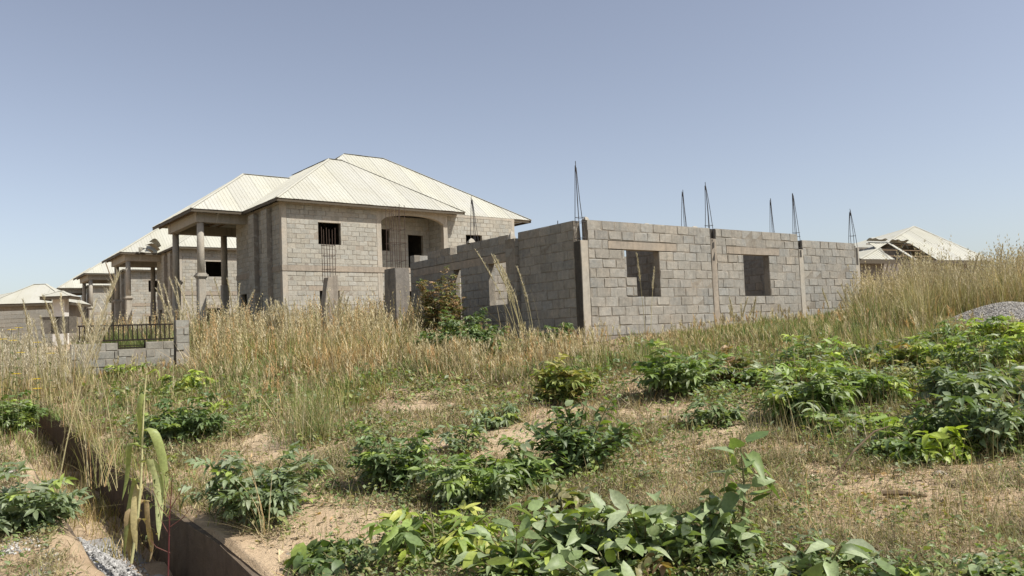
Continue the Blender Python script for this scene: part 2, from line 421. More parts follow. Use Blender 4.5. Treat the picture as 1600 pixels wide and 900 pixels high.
class Masonry:
    """courses of blocks on recessed mortar; the blocks that show largest become objects"""
    def __init__(s, root, kind):
        s.root = root; s.kind = kind; s.blocks = []; s.mortar = MB()
    def wall(s, ox, oy, axis, length, z0, z1, openings=(), th=0.225, ch=0.243, bl=0.465, show=True, ztop=None, rough=0.004, tone=1.0, parity=0, blocks=True):
        zs = []
        z = z1
        while z > z0 + 0.05:
            zs.append((max(z - ch, z0), z)); z -= ch
        for ci, (a, b) in enumerate(zs):
            iv = [(0.0, length)]
            zm = (a + b) / 2
            for (u0, u1, w0, w1) in openings:
                if w0 < zm < w1:
                    nv = []
                    for (p, q) in iv:
                        if u1 <= p or u0 >= q: nv.append((p, q)); continue
                        if u0 > p: nv.append((p, u0))
                        if u1 < q: nv.append((u1, q))
                    iv = nv
            for (p, q) in iv:
                if q - p < 0.03: continue
                ins = 0.007
                if axis == 'x': s.mortar.box(ox + p + 0.002, ox + q - 0.002, oy + ins, oy + th - ins, a, b)
                else: s.mortar.box(ox + ins, ox + th - ins, oy + p + 0.002, oy + q - 0.002, a, b)
                if not blocks: continue
                off = (bl / 2 if (ci + parity) % 2 else 0.0) + rng.uniform(-0.03, 0.03)
                k0 = math.floor((p - off) / bl)
                edges = [p] + [off + k * bl for k in range(k0 + 1, int((q - off) / bl) + 1) if p + 0.09 < off + k * bl < q - 0.09] + [q]
                for e0, e1 in zip(edges[:-1], edges[1:]):
                    L = e1 - e0 - rng.uniform(0.004, 0.040)
                    cu = (e0 + e1) / 2 + rng.uniform(-0.004, 0.004)
                    hgt = (b - a) - rng.uniform(0.004, 0.034)
                    pr = rng.uniform(-rough, rough * 2)
                    g = tone * rng.uniform(0.84, 1.09); wv = rng.uniform(-0.03, 0.03)
                    c = (g * (1 + wv), g, g * (1 - wv * 1.3))
                    if axis == 'x': s.blocks.append((ox + cu, oy + th / 2 - pr, zm + rng.uniform(-0.004, 0.004), L, th, hgt, 0, c, show))
                    else: s.blocks.append((ox + th / 2 - pr, oy + cu, zm + rng.uniform(-0.004, 0.004), L, th, hgt, 1, c, show))
    def finish(s, limit=300, minpx=10):
        root = s.root
        Mw = Matrix.Translation(root.location) @ Matrix.Rotation(root.rotation_euler[2], 4, 'Z')
        pre = 'h' if s.kind == 'house' else ''
        size = []
        for b in s.blocks:
            w = np.array(Mw @ Vector(b[:3])); x, y, d = px(w)
            dirv = np.array((Mw.to_3x3() @ Vector((1, 0, 0) if b[6] == 0 else (0, 1, 0))))
            v = w - EYE; v = v / np.linalg.norm(v)
            fore = math.sqrt(max(1 - (dirv @ v) ** 2, 0.0))
            wpx = b[3] * fore * F_PX / d; hpx = b[5] * F_PX / d
            ok = b[8] and 0 < x < 1600 and 0 < y < 900 and max(wpx, hpx) >= minpx
            size.append(wpx * hpx if ok else 0)
        order = np.argsort(-np.array(size))
        pick = set(int(i) for i in order[:limit] if size[int(i)] > 0)
        if pick:
            protos = [mesh_np('block', V, [Q], M[pre + 'block_obj']) for V, Q in BLOCKS]
        J = []; JQ = []; JC = []; nv = 0
        for i, b in enumerate(s.blocks):
            if i in pick:
                o = link('block', protos[random.randrange(8)], root)
                o.location = b[:3]; o.scale = (b[3], b[4], b[5])
                if b[6]: o.rotation_euler = (0, 0, math.pi / 2)
                elif random.random() < 0.5: o.rotation_euler = (0, 0, math.pi)
                o.color = (*b[7], 1)
            else:
                V, Q = BLOCKS[random.randrange(8)]
                W = V * np.array([b[3], b[4], b[5]])
                if b[6]: W = np.column_stack([-W[:, 1], W[:, 0], W[:, 2]])
                J.append(W + np.array(b[:3])); JQ.append(Q + nv); nv += 16
                JC.append(np.tile(b[7], (16, 1)))
        if J:
            link('blockwork', mesh_np('blockwork', np.concatenate(J), [np.concatenate(JQ)], M[pre + 'block_attr'], np.concatenate(JC)), root, 'stuff')
        s.mortar.build('mortar', M[pre + 'mortar'], root)

def rebar_bundle(parent, x, y, z0, z1, w=0.10, r=0.009, tent=True, n=4, lean=(0, 0), mat='rebar', ties=()):
    cs = [(-w, -w), (w, -w), (w, w), (-w, w), (0, -w), (0, w)][:n]
    for (cx, cy) in cs:
        k = rng.uniform(-0.25, 0.35)
        h = z1 - z0; wob = rng.uniform(-0.03, 0.03, 2)
        pts = []
        for t in np.linspace(0, 1, 6):
            f = 1 - (t ** 1.15) * (1 - 0.10) if tent else 1 - 0.06 * t
            pts.append((x + cx * f + lean[0] * t + wob[0] * math.sin(3.1 * t), y + cy * f + lean[1] * t + wob[1] * math.sin(3.1 * t), z0 + h * t + (k * 0.4 if t == 1 else 0)))
        MB().tube(pts, r, 5).build('rebar', M[mat], parent)
    if ties is not None:
        for z in ties:
            t = (z - z0) / (z1 - z0); f = 1 - (max(t, 0) ** 1.15) * 0.9 if tent else 1
            ww = w * f + 0.012
            q = [(x - ww, y - ww, z), (x + ww, y - ww, z + 0.01), (x + ww, y + ww, z), (x - ww, y + ww, z + 0.01), (x - ww, y - ww, z)]
            MB().tube(q, 0.005, 4).build('stirrup', M[mat], parent)
        if tent:
            MB().tube([(x + lean[0], y + lean[1], z1 - 0.13), (x + lean[0], y + lean[1], z1 - 0.03)], w * 0.24, 6).build('tie_wire', M[mat], parent)

# ------------------------------------------------------------------ front unfinished building
C0 = at(914, 540, 19.3)
YF = R(35.6)
def front_building():
    root = empty('unfinished_building', (C0[0], C0[1], 0), YF, 'roofless single storey building of bare grey cement blocks with rebar spikes on top', 'building')
    W = Masonry(root, 'front')
    zt = 4.36; z0 = 1.43
    cols = [(0.0, 0.24), (4.86, 5.10), (9.02, 9.26), (12.22, 12.46)]
    # street wall (local x), split by cast columns
    ops1 = [(1.49, 2.76, 2.44, 3.65), (0.93, 3.45, 3.62, 3.87)]
    W.wall(0.255, 0.0, 'x', 4.86 - 0.255, z0, zt, [(a - 0.255, b - 0.255, c, d) for a, b, c, d in ops1])
    ops2 = [(6.29, 7.50, 2.44, 3.65), (5.55, 8.02, 3.62, 3.87)]
    W.wall(5.10, 0.0, 'x', 9.02 - 5.10, z0, zt, [(a - 5.10, b - 5.10, c, d) for a, b, c, d in ops2], parity=1)
    W.wall(9.26, 0.0, 'x', 12.22 - 9.26, z0, 4.18, [])
    # window 1 is partly bricked up at its lower left
    W.wall(1.49, 0.002, 'x', 0.40, 2.44, 2.926, [])
    # wall towards the other house (local y)
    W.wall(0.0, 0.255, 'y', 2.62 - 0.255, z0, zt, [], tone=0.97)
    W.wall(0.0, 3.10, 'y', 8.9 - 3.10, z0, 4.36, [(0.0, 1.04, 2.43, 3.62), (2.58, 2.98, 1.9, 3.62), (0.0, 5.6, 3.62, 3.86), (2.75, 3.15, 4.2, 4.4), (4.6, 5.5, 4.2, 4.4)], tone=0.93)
    # the pier of stacked blocks at the opening, a little proud of the wall
    W.wall(-0.12, 2.62, 'x', 0.46, z0, 4.20, [], th=0.46, bl=0.6)
    # inner and back walls
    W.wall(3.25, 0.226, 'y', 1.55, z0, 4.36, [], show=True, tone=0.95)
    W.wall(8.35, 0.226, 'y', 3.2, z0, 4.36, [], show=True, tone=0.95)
    W.wall(0.226, 5.0, 'x', 12.0, z0, 4.1, [(4.2, 5.1, 1.5, 3.6), (7.0, 8.2, 2.44, 3.65)], show=True)
    W.wall(12.235, 0.25, 'y', 8.4, z0, 4.18, [], show=False)
    W.wall(0.226, 8.67, 'x', 12.0, z0, 4.36, [(1.2, 2.6, 2.44, 3.65)], show=False)
    W.finish(300, 10)
    # foundation ledge
    f = MB()
    f.box(-0.10, 12.52, -0.10, 0.33, 1.30, 1.428, 0.008); f.box(-0.10, 0.32, 0.332, 8.95, 1.30, 1.427, 0.008)
    f.box(-0.04, 12.48, -0.04, 0.28, 0.45, 1.30, 0.006); f.box(-0.04, 0.28, 0.282, 8.9, 0.45, 1.299)
    f.build('foundation', M['stained'], root)
    fl = MB(); fl.box(0.3, 12.3, 0.3, 8.8, 0.9, 1.36); fl.build('floor_slab', M['concrete'], root)
    for a, b in ((0.93, 3.45), (5.55, 8.02)):
        MB().box(a, b, -0.006, 0.222, 3.652, 3.862, 0.006).build('lintel', M['lintel'], root)
    MB().box(-0.006, 0.222, 3.10, 8.70, 3.625, 3.855, 0.006).build('lintel', M['lintel'], root)
    # cast columns; the tops of some are still open pockets with bare bars
    tops = [3.84, 4.06, 3.88, 4.05]
    for i, (a, b) in enumerate(cols):
        c = MB(); c.cbox(a + 0.002, b - 0.002, -0.012, 0.24, 0.9, tops[i], 0.012, 0.006)
        co = c.build('column', M['concrete'] if i != 1 else M['lintel'], root)
        if i == 0: co['label'] = 'corner column with black water stains on its shaded face'
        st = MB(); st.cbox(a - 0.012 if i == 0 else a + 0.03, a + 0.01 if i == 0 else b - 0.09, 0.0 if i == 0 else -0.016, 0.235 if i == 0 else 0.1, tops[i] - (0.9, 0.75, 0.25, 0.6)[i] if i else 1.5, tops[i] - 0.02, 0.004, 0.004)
        st.build('stain_crust', M['stain_and_pocket'], co)
        zt_i = [5.72, 5.62, 5.62, 5.28][i]
        rebar_bundle(co, (a + b) / 2, 0.12, tops[i] - 0.3, zt_i, 0.105, 0.0095, ties=(tops[i] + 0.06, 4.30, 4.42)[:3] if i in (0, 2) else (4.45,), lean=(-0.06, 0.0))
        # rough backing inside each pocket, coloured near black like the stain crusts
        if i: MB().box(a + 0.003, b - 0.003, 0.10, 0.222, tops[i] - 0.05, (4.36, 4.36, 4.15, 4.10)[i], 0.004).build('pocket_fill', M['stain_and_pocket'], co)
    def back_col(x, y, zc, ztop, lab=None):
        co = MB().cbox(x - 0.12, x + 0.12, y - 0.12, y + 0.12, 1.0, zc, 0.012, 0.005).build('column', M['concrete'], root)
        rebar_bundle(co, x, y, zc - 0.1, ztop, 0.105, 0.0095, lean=(-0.05, 0), ties=())
    for (qx, qy, t, ztp) in ((1064, 301, 3.72, 6.0), (1201, 315, 3.72, 6.0), (738, 317, 0.0, 0)):
        if t:
            r = ray(qx + 4, qy); n_ = np.array([-math.sin(YF), math.cos(YF), 0]); o_ = C0 + n_ * t
            k = ((o_ - EYE) @ n_) / (r @ n_); P = EYE + r * k
            s_ = (P - C0) @ np.array([math.cos(YF), math.sin(YF), 0])
            back_col(s_, t, 4.1, P[2])
        else:
            back_col(0.35, 5.35, 4.1, 5.75)
    MB().tube([(7.0, 3.7, 4.0), (7.0, 3.7, 4.9)], 0.03, 6).build('pipe', M['rebar'], root)
    MB().tube([(0.12, 1.0, 4.3), (0.12, 1.0, 4.47)], 0.012, 6).build('rebar', M['rebar'], root)
    # loose mortar lumps lit on the wall head
    for (x, y, z, w, h) in ((0.3, 0.12, 4.36, 0.07, 0.11), (2.4, 0.1, 4.36, 0.09, 0.04), (4.3, 0.1, 4.36, 0.1, 0.05), (-0.05, 2.85, 4.2, 0.10, 0.24), (0.05, 5.1, 4.36, 0.13, 0.16)):
        V = np.array([[-1, -1, 0], [1, -1, 0], [1, 1, 0], [-1, 1, 0], [-0.7, -0.6, 0.6], [0.5, -0.7, 0.7], [0.6, 0.6, 0.6], [-0.5, 0.6, 0.5], [0.1, 0, 1.0]]) * np.array([w, 0.09, h]) + np.array([x, y, z - 0.005])
        m = MB(); m.add(V, [[0, 1, 5, 4], [1, 2, 6, 5], [2, 3, 7, 6], [3, 0, 4, 7]], [[4, 5, 8], [5, 6, 8], [6, 7, 8], [7, 4, 8]]); m.build('mortar_lump', M['concrete'], root)
    return root
front_building()

# ------------------------------------------------------------------ roofs
def clip(poly, n, d):
    out = []
    for i in range(len(poly)):
        a, b = poly[i], poly[(i + 1) % len(poly)]
        da, db = a @ n - d, b @ n - d
        if da <= 0: out.append(a)
        if (da < 0 < db) or (db < 0 < da): out.append(a + (b - a) * (da / (da - db)))
    return out
def roof_faces(parent, faces, mat, sheet=0.86, rib=0.215, seed=0, colour=(1, 1, 1), ribs=True):
    r_ = np.random.default_rng(seed)
    for fi, face in enumerate(faces):
        P = [np.array(p, float) for p in face]
        e = P[1] - P[0]; u = e / np.linalg.norm(e)
        nrm = np.cross(P[1] - P[0], P[2] - P[0]); nrm /= np.linalg.norm(nrm)
        if nrm[2] < 0: nrm = -nrm
        us = [q @ u for q in P]; lo, hi = min(us), max(us)
        k = lo; si = 0
        while k < hi - 1e-3:
            k1 = min(k + sheet, hi)
            if hi - k1 < 0.25: k1 = hi
            poly = clip(clip(P, u, k1 - 0.004), -u, -(k + 0.004))
            if len(poly) >= 3:
                lift = (si % 2) * 0.007 + r_.uniform(0, 0.004)
                A = np.array(poly); c = len(A)
                m = MB()
                T = A + nrm * (0.012 + lift); B = A + nrm * lift
                m.add(np.concatenate([B, T]), [[i, (i + 1) % c, c + (i + 1) % c, c + i] for i in range(c)], [[0, i + 1, i] for i in range(1, c - 1)] + [[c, c + i, c + i + 1] for i in range(1, c - 1)])
                if ribs:
                    q = k + 0.05
                    while q < k1 - 0.03:
                        rp = clip(clip(P, u, q + 0.013), -u, -(q - 0.013))
                        if len(rp) >= 3:
                            Rr = np.array(rp); c2 = len(Rr); cu = Rr @ u - q
                            top = Rr - np.outer(cu * 0.45, u) + nrm * (0.024 + lift); bot = Rr + nrm * (0.011 + lift)
                            m.add(np.concatenate([bot, top]), [[i, (i + 1) % c2, c2 + (i + 1) % c2, c2 + i] for i in range(c2)], [[c2, c2 + i, c2 + i + 1] for i in range(1, c2 - 1)])
                        q += rib
                o = m.build('roof_sheet', M[mat], parent)
                g = r_.uniform(0.93, 1.05)
                o.color = (colour[0] * g, colour[1] * g, colour[2] * g * r_.uniform(0.97, 1.02), 1)
            k = k1; si += 1
def hip(x0, x1, y0, y1, z, xa, ya, xb, yb, h):
    """four faces of a hip roof; ridge from (xa,ya) to (xb,yb). First edge of every face is its eave."""
    a, b, c, d = (x0, y0, z), (x1, y0, z), (x1, y1, z), (x0, y1, z)
    p, q = (xa, ya, z + h), (xb, yb, z + h)
    along_x = abs(xb - xa) >= abs(yb - ya)
    if along_x: return [[a, b, q, p], [b, c, q], [c, d, p, q], [d, a, p]]
    return [[a, b, p], [b, c, q, p], [c, d, q], [d, a, p, q]]
def ridge_cap(parent, pts, mat, w=0.11):
    m = MB()
    for a, b in pts:
        a = np.array(a, float); b = np.array(b, float); d = b - a; L = np.linalg.norm(d)
        side = np.cross(d / L, [0, 0, 1]); side /= np.linalg.norm(side)
        V = []
        for t in np.linspace(0, 1, 7):
            c = a + d * t + np.array([0, 0, 0.05 + 0.006 * rng.uniform(-1, 1)])
            V += [c - side * w - np.array([0, 0, 0.035]), c, c + side * w - np.array([0, 0, 0.035])]
        Q = [[3 * i + j, 3 * i + j + 1, 3 * i + 4 + j, 3 * i + 3 + j] for i in range(6) for j in range(2)]
        m.add(V, Q)
    o = m.build('ridge_cap', M[mat], parent); o.color = (1.03, 1.02, 1.0, 1)

# ------------------------------------------------------------------ two storey houses
def house(C, yaw, zb, label, idx, minpx=10, group='two storey block houses in a row'):
    root = empty('two_storey_house', (C[0], C[1], zb), yaw, label, 'house', group)
    W = Masonry(root, 'house')
    E = 6.52; zt = 6.36
    # street front: left wing
    opsL = [(1.92, 3.15, 4.34, 5.54), (1.92, 3.0, 0.85, 2.08), (1.35, 3.6, 2.08, 2.30)]
    for (za, zc) in ((0, 3.045), (3.326, zt)):
        W.wall(0.27, 0, 'x', 5.22 - 0.27, za, zc, [(a - 0.27, b - 0.27, c, d) for a, b, c, d in opsL])
    W.wall(5.50, 0, 'x', 3.95, 0, 3.04, [(1.25, 2.6, 0.0, 2.06), (0.9, 3.0, 2.06, 2.30)])
    # recessed balcony back wall and sides
    W.wall(5.30, 1.55, 'x', 4.4, 3.33, zt, [(0.35, 1.55, 4.34, 5.54), (2.75, 3.75, 3.33, 5.5)], tone=0.95)
    W.wall(9.46, 0.28, 'y', 1.25, 3.33, zt, [], tone=0.95)
    W.wall(5.25, 0.28, 'y', 1.25, 3.33, zt, [], tone=0.95, show=False)
    # right part
    for (za, zc) in ((0, 3.05), (3.321, zt)):
        W.wall(9.72, 0.35, 'x', 5.1, za, zc, [(1.5, 2.65, 4.34, 5.40)])
    # side wall facing the road with piers and slit windows
    W.wall(0, 0.27, 'y', 6.2, 0, zt, [(2.0, 2.5, 4.2, 5.5), (2.0, 2.5, 1.0, 2.2), (4.7, 5.6, 0.4, 2.2)], tone=0.95)
    for y0 in (1.25, 3.05):
        W.wall(-0.26, y0, 'y', 0.75, 0, zt - 0.1, [], th=0.255, tone=0.97)
    W.finish(300, minpx)
    s = MB()   # slab edge between the storeys
    s.box(-0.02, 9.72, -0.035, 0.26, 3.045, 3.325, 0.008); s.box(9.73, 14.85, 0.32, 0.58, 3.05, 3.32, 0.006)
    s.box(-0.03, 0.25, 0.262, 6.47, 3.05, 3.32, 0.006)
    s.build('slab_edge', M['lintel'], root)
    MB().box(0.24, 14.8, 0.24, 6.3, 3.08, 3.31).build('upper_floor', M['concrete'], root)
    for (a, b, y, z) in ((1.35, 3.6, -0.006, 2.075), (6.4, 8.5, -0.006, 2.065)):
        MB().box(a, b, y, y + 0.23, z, z + 0.236, 0.003).build('lintel', M['lintel'], root)
    MB().box(0.3, 5.2, -0.003, 0.21, 5.545, 5.75, 0.003).build('lintel', M['concrete'], root)
    for (a, b, y) in ((0.0, 0.27, 0), (5.22, 5.50, 0), (9.44, 9.72, 0), (14.6, 14.85, 0.35)):
        MB().cbox(a, b, y - 0.012, y + 0.27, -0.4, 3.04, 0.012, 0.004).build('column', M['concrete'], root)
        MB().cbox(a, b, y - 0.012, y + 0.27, 3.33, zt, 0.012, 0.004).build('column', M['concrete'], root)
    # arch over the balcony
    ar = MB(); n = 18
    for i in range(n):
        xa, xb = 5.5 + 3.94 * i / n, 5.5 + 3.94 * (i + 1) / n
        f = lambda x: 5.72 + 0.50 * math.sqrt(max(0, 1 - ((x - 7.47) / 1.99) ** 2)) ** 0.9
        ar.prism([(xa, f(xa)), (xb, f(xb)), (xb, zt), (xa, zt)], (-0.01, 0.24), 'y')
    ar.build('arch', M['concrete'], root)
    # plain inner and rear walls that close the rooms
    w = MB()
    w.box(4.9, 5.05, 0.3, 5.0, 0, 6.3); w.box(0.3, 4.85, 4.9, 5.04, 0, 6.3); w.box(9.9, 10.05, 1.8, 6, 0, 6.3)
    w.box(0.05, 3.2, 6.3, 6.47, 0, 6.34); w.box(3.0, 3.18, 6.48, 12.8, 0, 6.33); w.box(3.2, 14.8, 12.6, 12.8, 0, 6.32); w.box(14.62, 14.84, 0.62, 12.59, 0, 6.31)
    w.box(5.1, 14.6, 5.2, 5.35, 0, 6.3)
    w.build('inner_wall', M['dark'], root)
    # wall plate under the eaves
    b = MB(); b.box(-0.03, 9.74, -0.02, 0.25, 6.362, 6.50, 0.004); b.box(9.75, 14.86, 0.34, 0.58, 6.362, 6.50); b.box(-0.02, 0.25, 0.252, 6.48, 6.363, 6.499)
    b.build('ring_beam', M['concrete'], root)
    # porch: two storey high columns under a ring beam
    for (x, y, base) in ((-2.35, 5.0, 1), (-2.25, 9.95, 1), (0.45, 9.9, 0)):
        lo = MB().cbox(x - 0.20, x + 0.20, y - 0.20, y + 0.20, -0.5, 3.05, 0.05, 0.004)
        col = lo.build('porch_column', M['concrete'], root)
        if base:
            m = MB()
            for (h0, h1, ww) in ((3.05, 3.12, 0.25), (3.122, 3.22, 0.30), (3.222, 3.30, 0.24)):
                m.cbox(x - ww, x + ww, y - ww, y + ww, h0, h1, 0.05)
            m.build('capital', M['concrete'], col)
        MB().tube([(x, y, 3.05), (x, y, 4.6), (x, y, 5.96)], [0.185, 0.18, 0.175], 14).build('shaft', M['concrete'], col, smooth=True)
    pb = MB()
    pb.box(-2.62, 0.26, 4.78, 5.12, 5.95, 6.46, 0.004); pb.box(-2.60, -2.28, 5.125, 9.75, 5.96, 6.455, 0.004); pb.box(-2.62, 3.0, 9.755, 10.1, 5.95, 6.46, 0.004)
    pb.build('porch_beam', M['concrete'], root)
    # roof
    ro = MB()
    for (x0, x1, y, ) in ((-0.40, 10.62, -0.5), ):
        ro.box(x0, x1, y, y + 0.03, E - 0.14, E + 0.0)
    ro.box(10.63, 16.3, 0.55, 0.58, E - 0.14, E); ro.box(-0.42, -0.39, -0.49, 4.2, E - 0.14, E)
    ro.box(-3.0, -0.43, 4.2, 4.23, E - 0.14, E); ro.box(-3.03, -3.0, 4.2, 11.8, E - 0.14, E); ro.box(16.3, 16.33, 0.5, 13.5, E - 0.14, E)
    roof = ro.build('roof', M['fascia'], root)
    A = [[(-0.43, -0.53, E), (10.65, -0.53, E), (5.45, 4.25, E + 3.38), (4.6, 4.25, E + 3.38)],
         [(10.65, -0.53, E), (10.65, 10.5, E), (5.45, 8.0, E + 3.38), (5.45, 4.25, E + 3.38)],
         [(-0.43, 13.5, E), (-0.43, -0.53, E), (4.6, 4.25, E + 3.38), (4.6, 9.5, E + 3.38)],
         [(4.6, 4.25, E + 3.38), (5.45, 4.25, E + 3.38), (5.45, 9.5, E + 3.38), (4.6, 9.5, E + 3.38)]]
    B = hip(0.1, 16.38, 0.5, 13.4, E + 0.015, 6.3, 5.75, 9.0, 5.75, 4.16)
    Pp = hip(-3.06, 9.0, 4.17, 11.83, E + 0.007, 1.0, 8.0, 6.5, 8.0, 2.85)
    roof_faces(roof, A, 'roof', seed=idx); roof_faces(roof, B[:2] + B[2:3], 'roof', seed=idx + 50); roof_faces(roof, Pp[:1] + Pp[3:] + Pp[2:3], 'roof', seed=idx + 90)
    ridge_cap(roof, [(A[0][0], A[0][3]), (A[0][3], A[0][2]), (A[0][1], A[0][2]), (B[0][3], B[0][2]), (B[0][1], B[0][2]), (Pp[0][0], Pp[0][3]), (Pp[0][3], Pp[0][2]), (A[0][3], A[2][3])], 'roof')
    # purlins and rafters seen from below in the porch
    for k in range(6):
        x = -2.7 + k * 0.55
        MB().box(x, x + 0.05, 4.3, 11.7, E - 0.08, E + 0.02).build('rafter', M['timber'], roof)
    return root, roof

C1 = at(441, 420, 37.9)
Y1 = R(38.3)
H1, R1 = house((C1[0], C1[1]), Y1, 2.03, 'nearest two storey grey block house with cream hipped roof and tall porch columns', 1)
PC = np.array([-3.1, 4.25])
def row_house(qx, qy, d, yaw, label, idx):
    P = at(qx, qy, d)
    c, s = math.cos(yaw), math.sin(yaw)
    x = P[0] - (PC[0] * c - PC[1] * s); y = P[1] - (PC[0] * s + PC[1] * c)
    return house((x, y), yaw, P[2] - 6.52, label, idx)
H2, R2 = row_house(186, 394, 57.7, R(37), 'second two storey block house of the row, with torn sheets on its roof edge', 2)
H3, R3 = row_house(130, 427, 75.9, R(36.5), 'third two storey block house of the row, half hidden behind its neighbour', 3)
H4, R4 = row_house(89, 450, 95.0, R(36), 'farthest two storey house of the row with a pale plastered wall', 4)
# torn, curled sheets on the second roof
m = MB()
for (x, y, z, rx, w) in ((-0.6, 2.6, 6.6, 0.5, 0.9), (-0.9, 3.3, 6.5, -0.4, 0.7), (-0.3, 3.6, 7.0, 0.9, 1.2)):
    V = []
    for i in range(6):
        t = i / 5; V += [(x - 1.1 * t * math.cos(rx), y + 0.1 * t, z + 0.5 * t * math.sin(rx) + 0.35 * math.sin(3 * t)), (x - 1.0 * t * math.cos(rx), y + w, z + 0.3 * t + 0.2 * math.sin(2.5 * t))]
    m.add(V, [[2 * i, 2 * i + 1, 2 * i + 3, 2 * i + 2] for i in range(5)])
m.build('torn_sheet', M['roof'], R2).color = (0.55, 0.52, 0.48, 1)
pl = MB(); pl.box(-0.35, -0.28, 1.0, 5.5, 0, 5.6); pl.build('plastered_wall', M['plaster'], H4)

# ------------------------------------------------------------------ far bungalows
def bungalow(name, qx, qe, qp, d, half, yaw, label, mat='roof_b', depth=None, wallmat='hmortar', ridge=0.15, gx=None):
    e = at(qx, qe, d); p = at(qx, qp, d + half * 0.6)
    zb = float(zg(e[0], e[1])); root = empty(name, (e[0], e[1], zb), yaw, label, 'house', None)
    E = e[2] - zb; h = max(p[2] - e[2], 1.2 if half > 2 else 0.25); dp = depth or half * 1.6
    w = MB(); w.box(-half + 0.6, half - 0.6, 0.6, dp - 0.6, -0.5, E); w.build('wall', M[wallmat], root)
    b = MB(); b.box(-half, half, 0.0, 0.04, E - 0.22, E); b.box(-half, -half + 0.04, 0.05, dp, E - 0.22, E); b.box(half - 0.04, half, 0.05, dp, E - 0.22, E)
    ro = b.build('roof', M['fascia'], root)
    f = hip(-half - 0.03, half + 0.03, -0.03, dp, E, -half * ridge, dp / 2, half * ridge, dp / 2, h)
    roof_faces(ro, f, mat, sheet=1.1, seed=int(qx) + 7, ribs=False)
    ridge_cap(ro, [(f[0][0], f[0][3]), (f[0][1], f[0][2]), (f[0][3], f[0][2])], mat)
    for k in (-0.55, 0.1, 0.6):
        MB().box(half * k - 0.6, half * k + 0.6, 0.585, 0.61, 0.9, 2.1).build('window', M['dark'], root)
    return root, ro, E, h, dp
bungalow('bungalow', 44, 474, 444, 66, 3.3, R(12), 'far bungalow with pointed cream roof left of the house row', 'roof')
bungalow('bungalow', 5, 475, 457, 84, 5.5, R(12), 'farthest small cream roof at the left edge behind the pointed roof', 'roof')
g, gr, E_, h_, d_ = bungalow('gatehouse', 86, 463, 455, 55, 1.0, R(10), 'small gatehouse with a flat weathered roof beside the far bungalow', 'roof', 2.0, 'plaster')
# low block wall in front of the far bungalows
def far_wall():
    a = at(-40, 500, 58); b = at(95, 497, 58)
    d = b - a; L = np.hypot(d[0], d[1]); yaw = math.atan2(d[1], d[0])
    z = float(zg(a[0], a[1])); root = empty('boundary_wall', (a[0], a[1], z), yaw, 'long plain grey boundary wall below the far cream roofs', 'wall')
    W = Masonry(root, 'house'); W.wall(0, 0, 'x', L, 0, 3.1, [], bl=0.9, ch=0.3); W.finish(0)
far_wall()

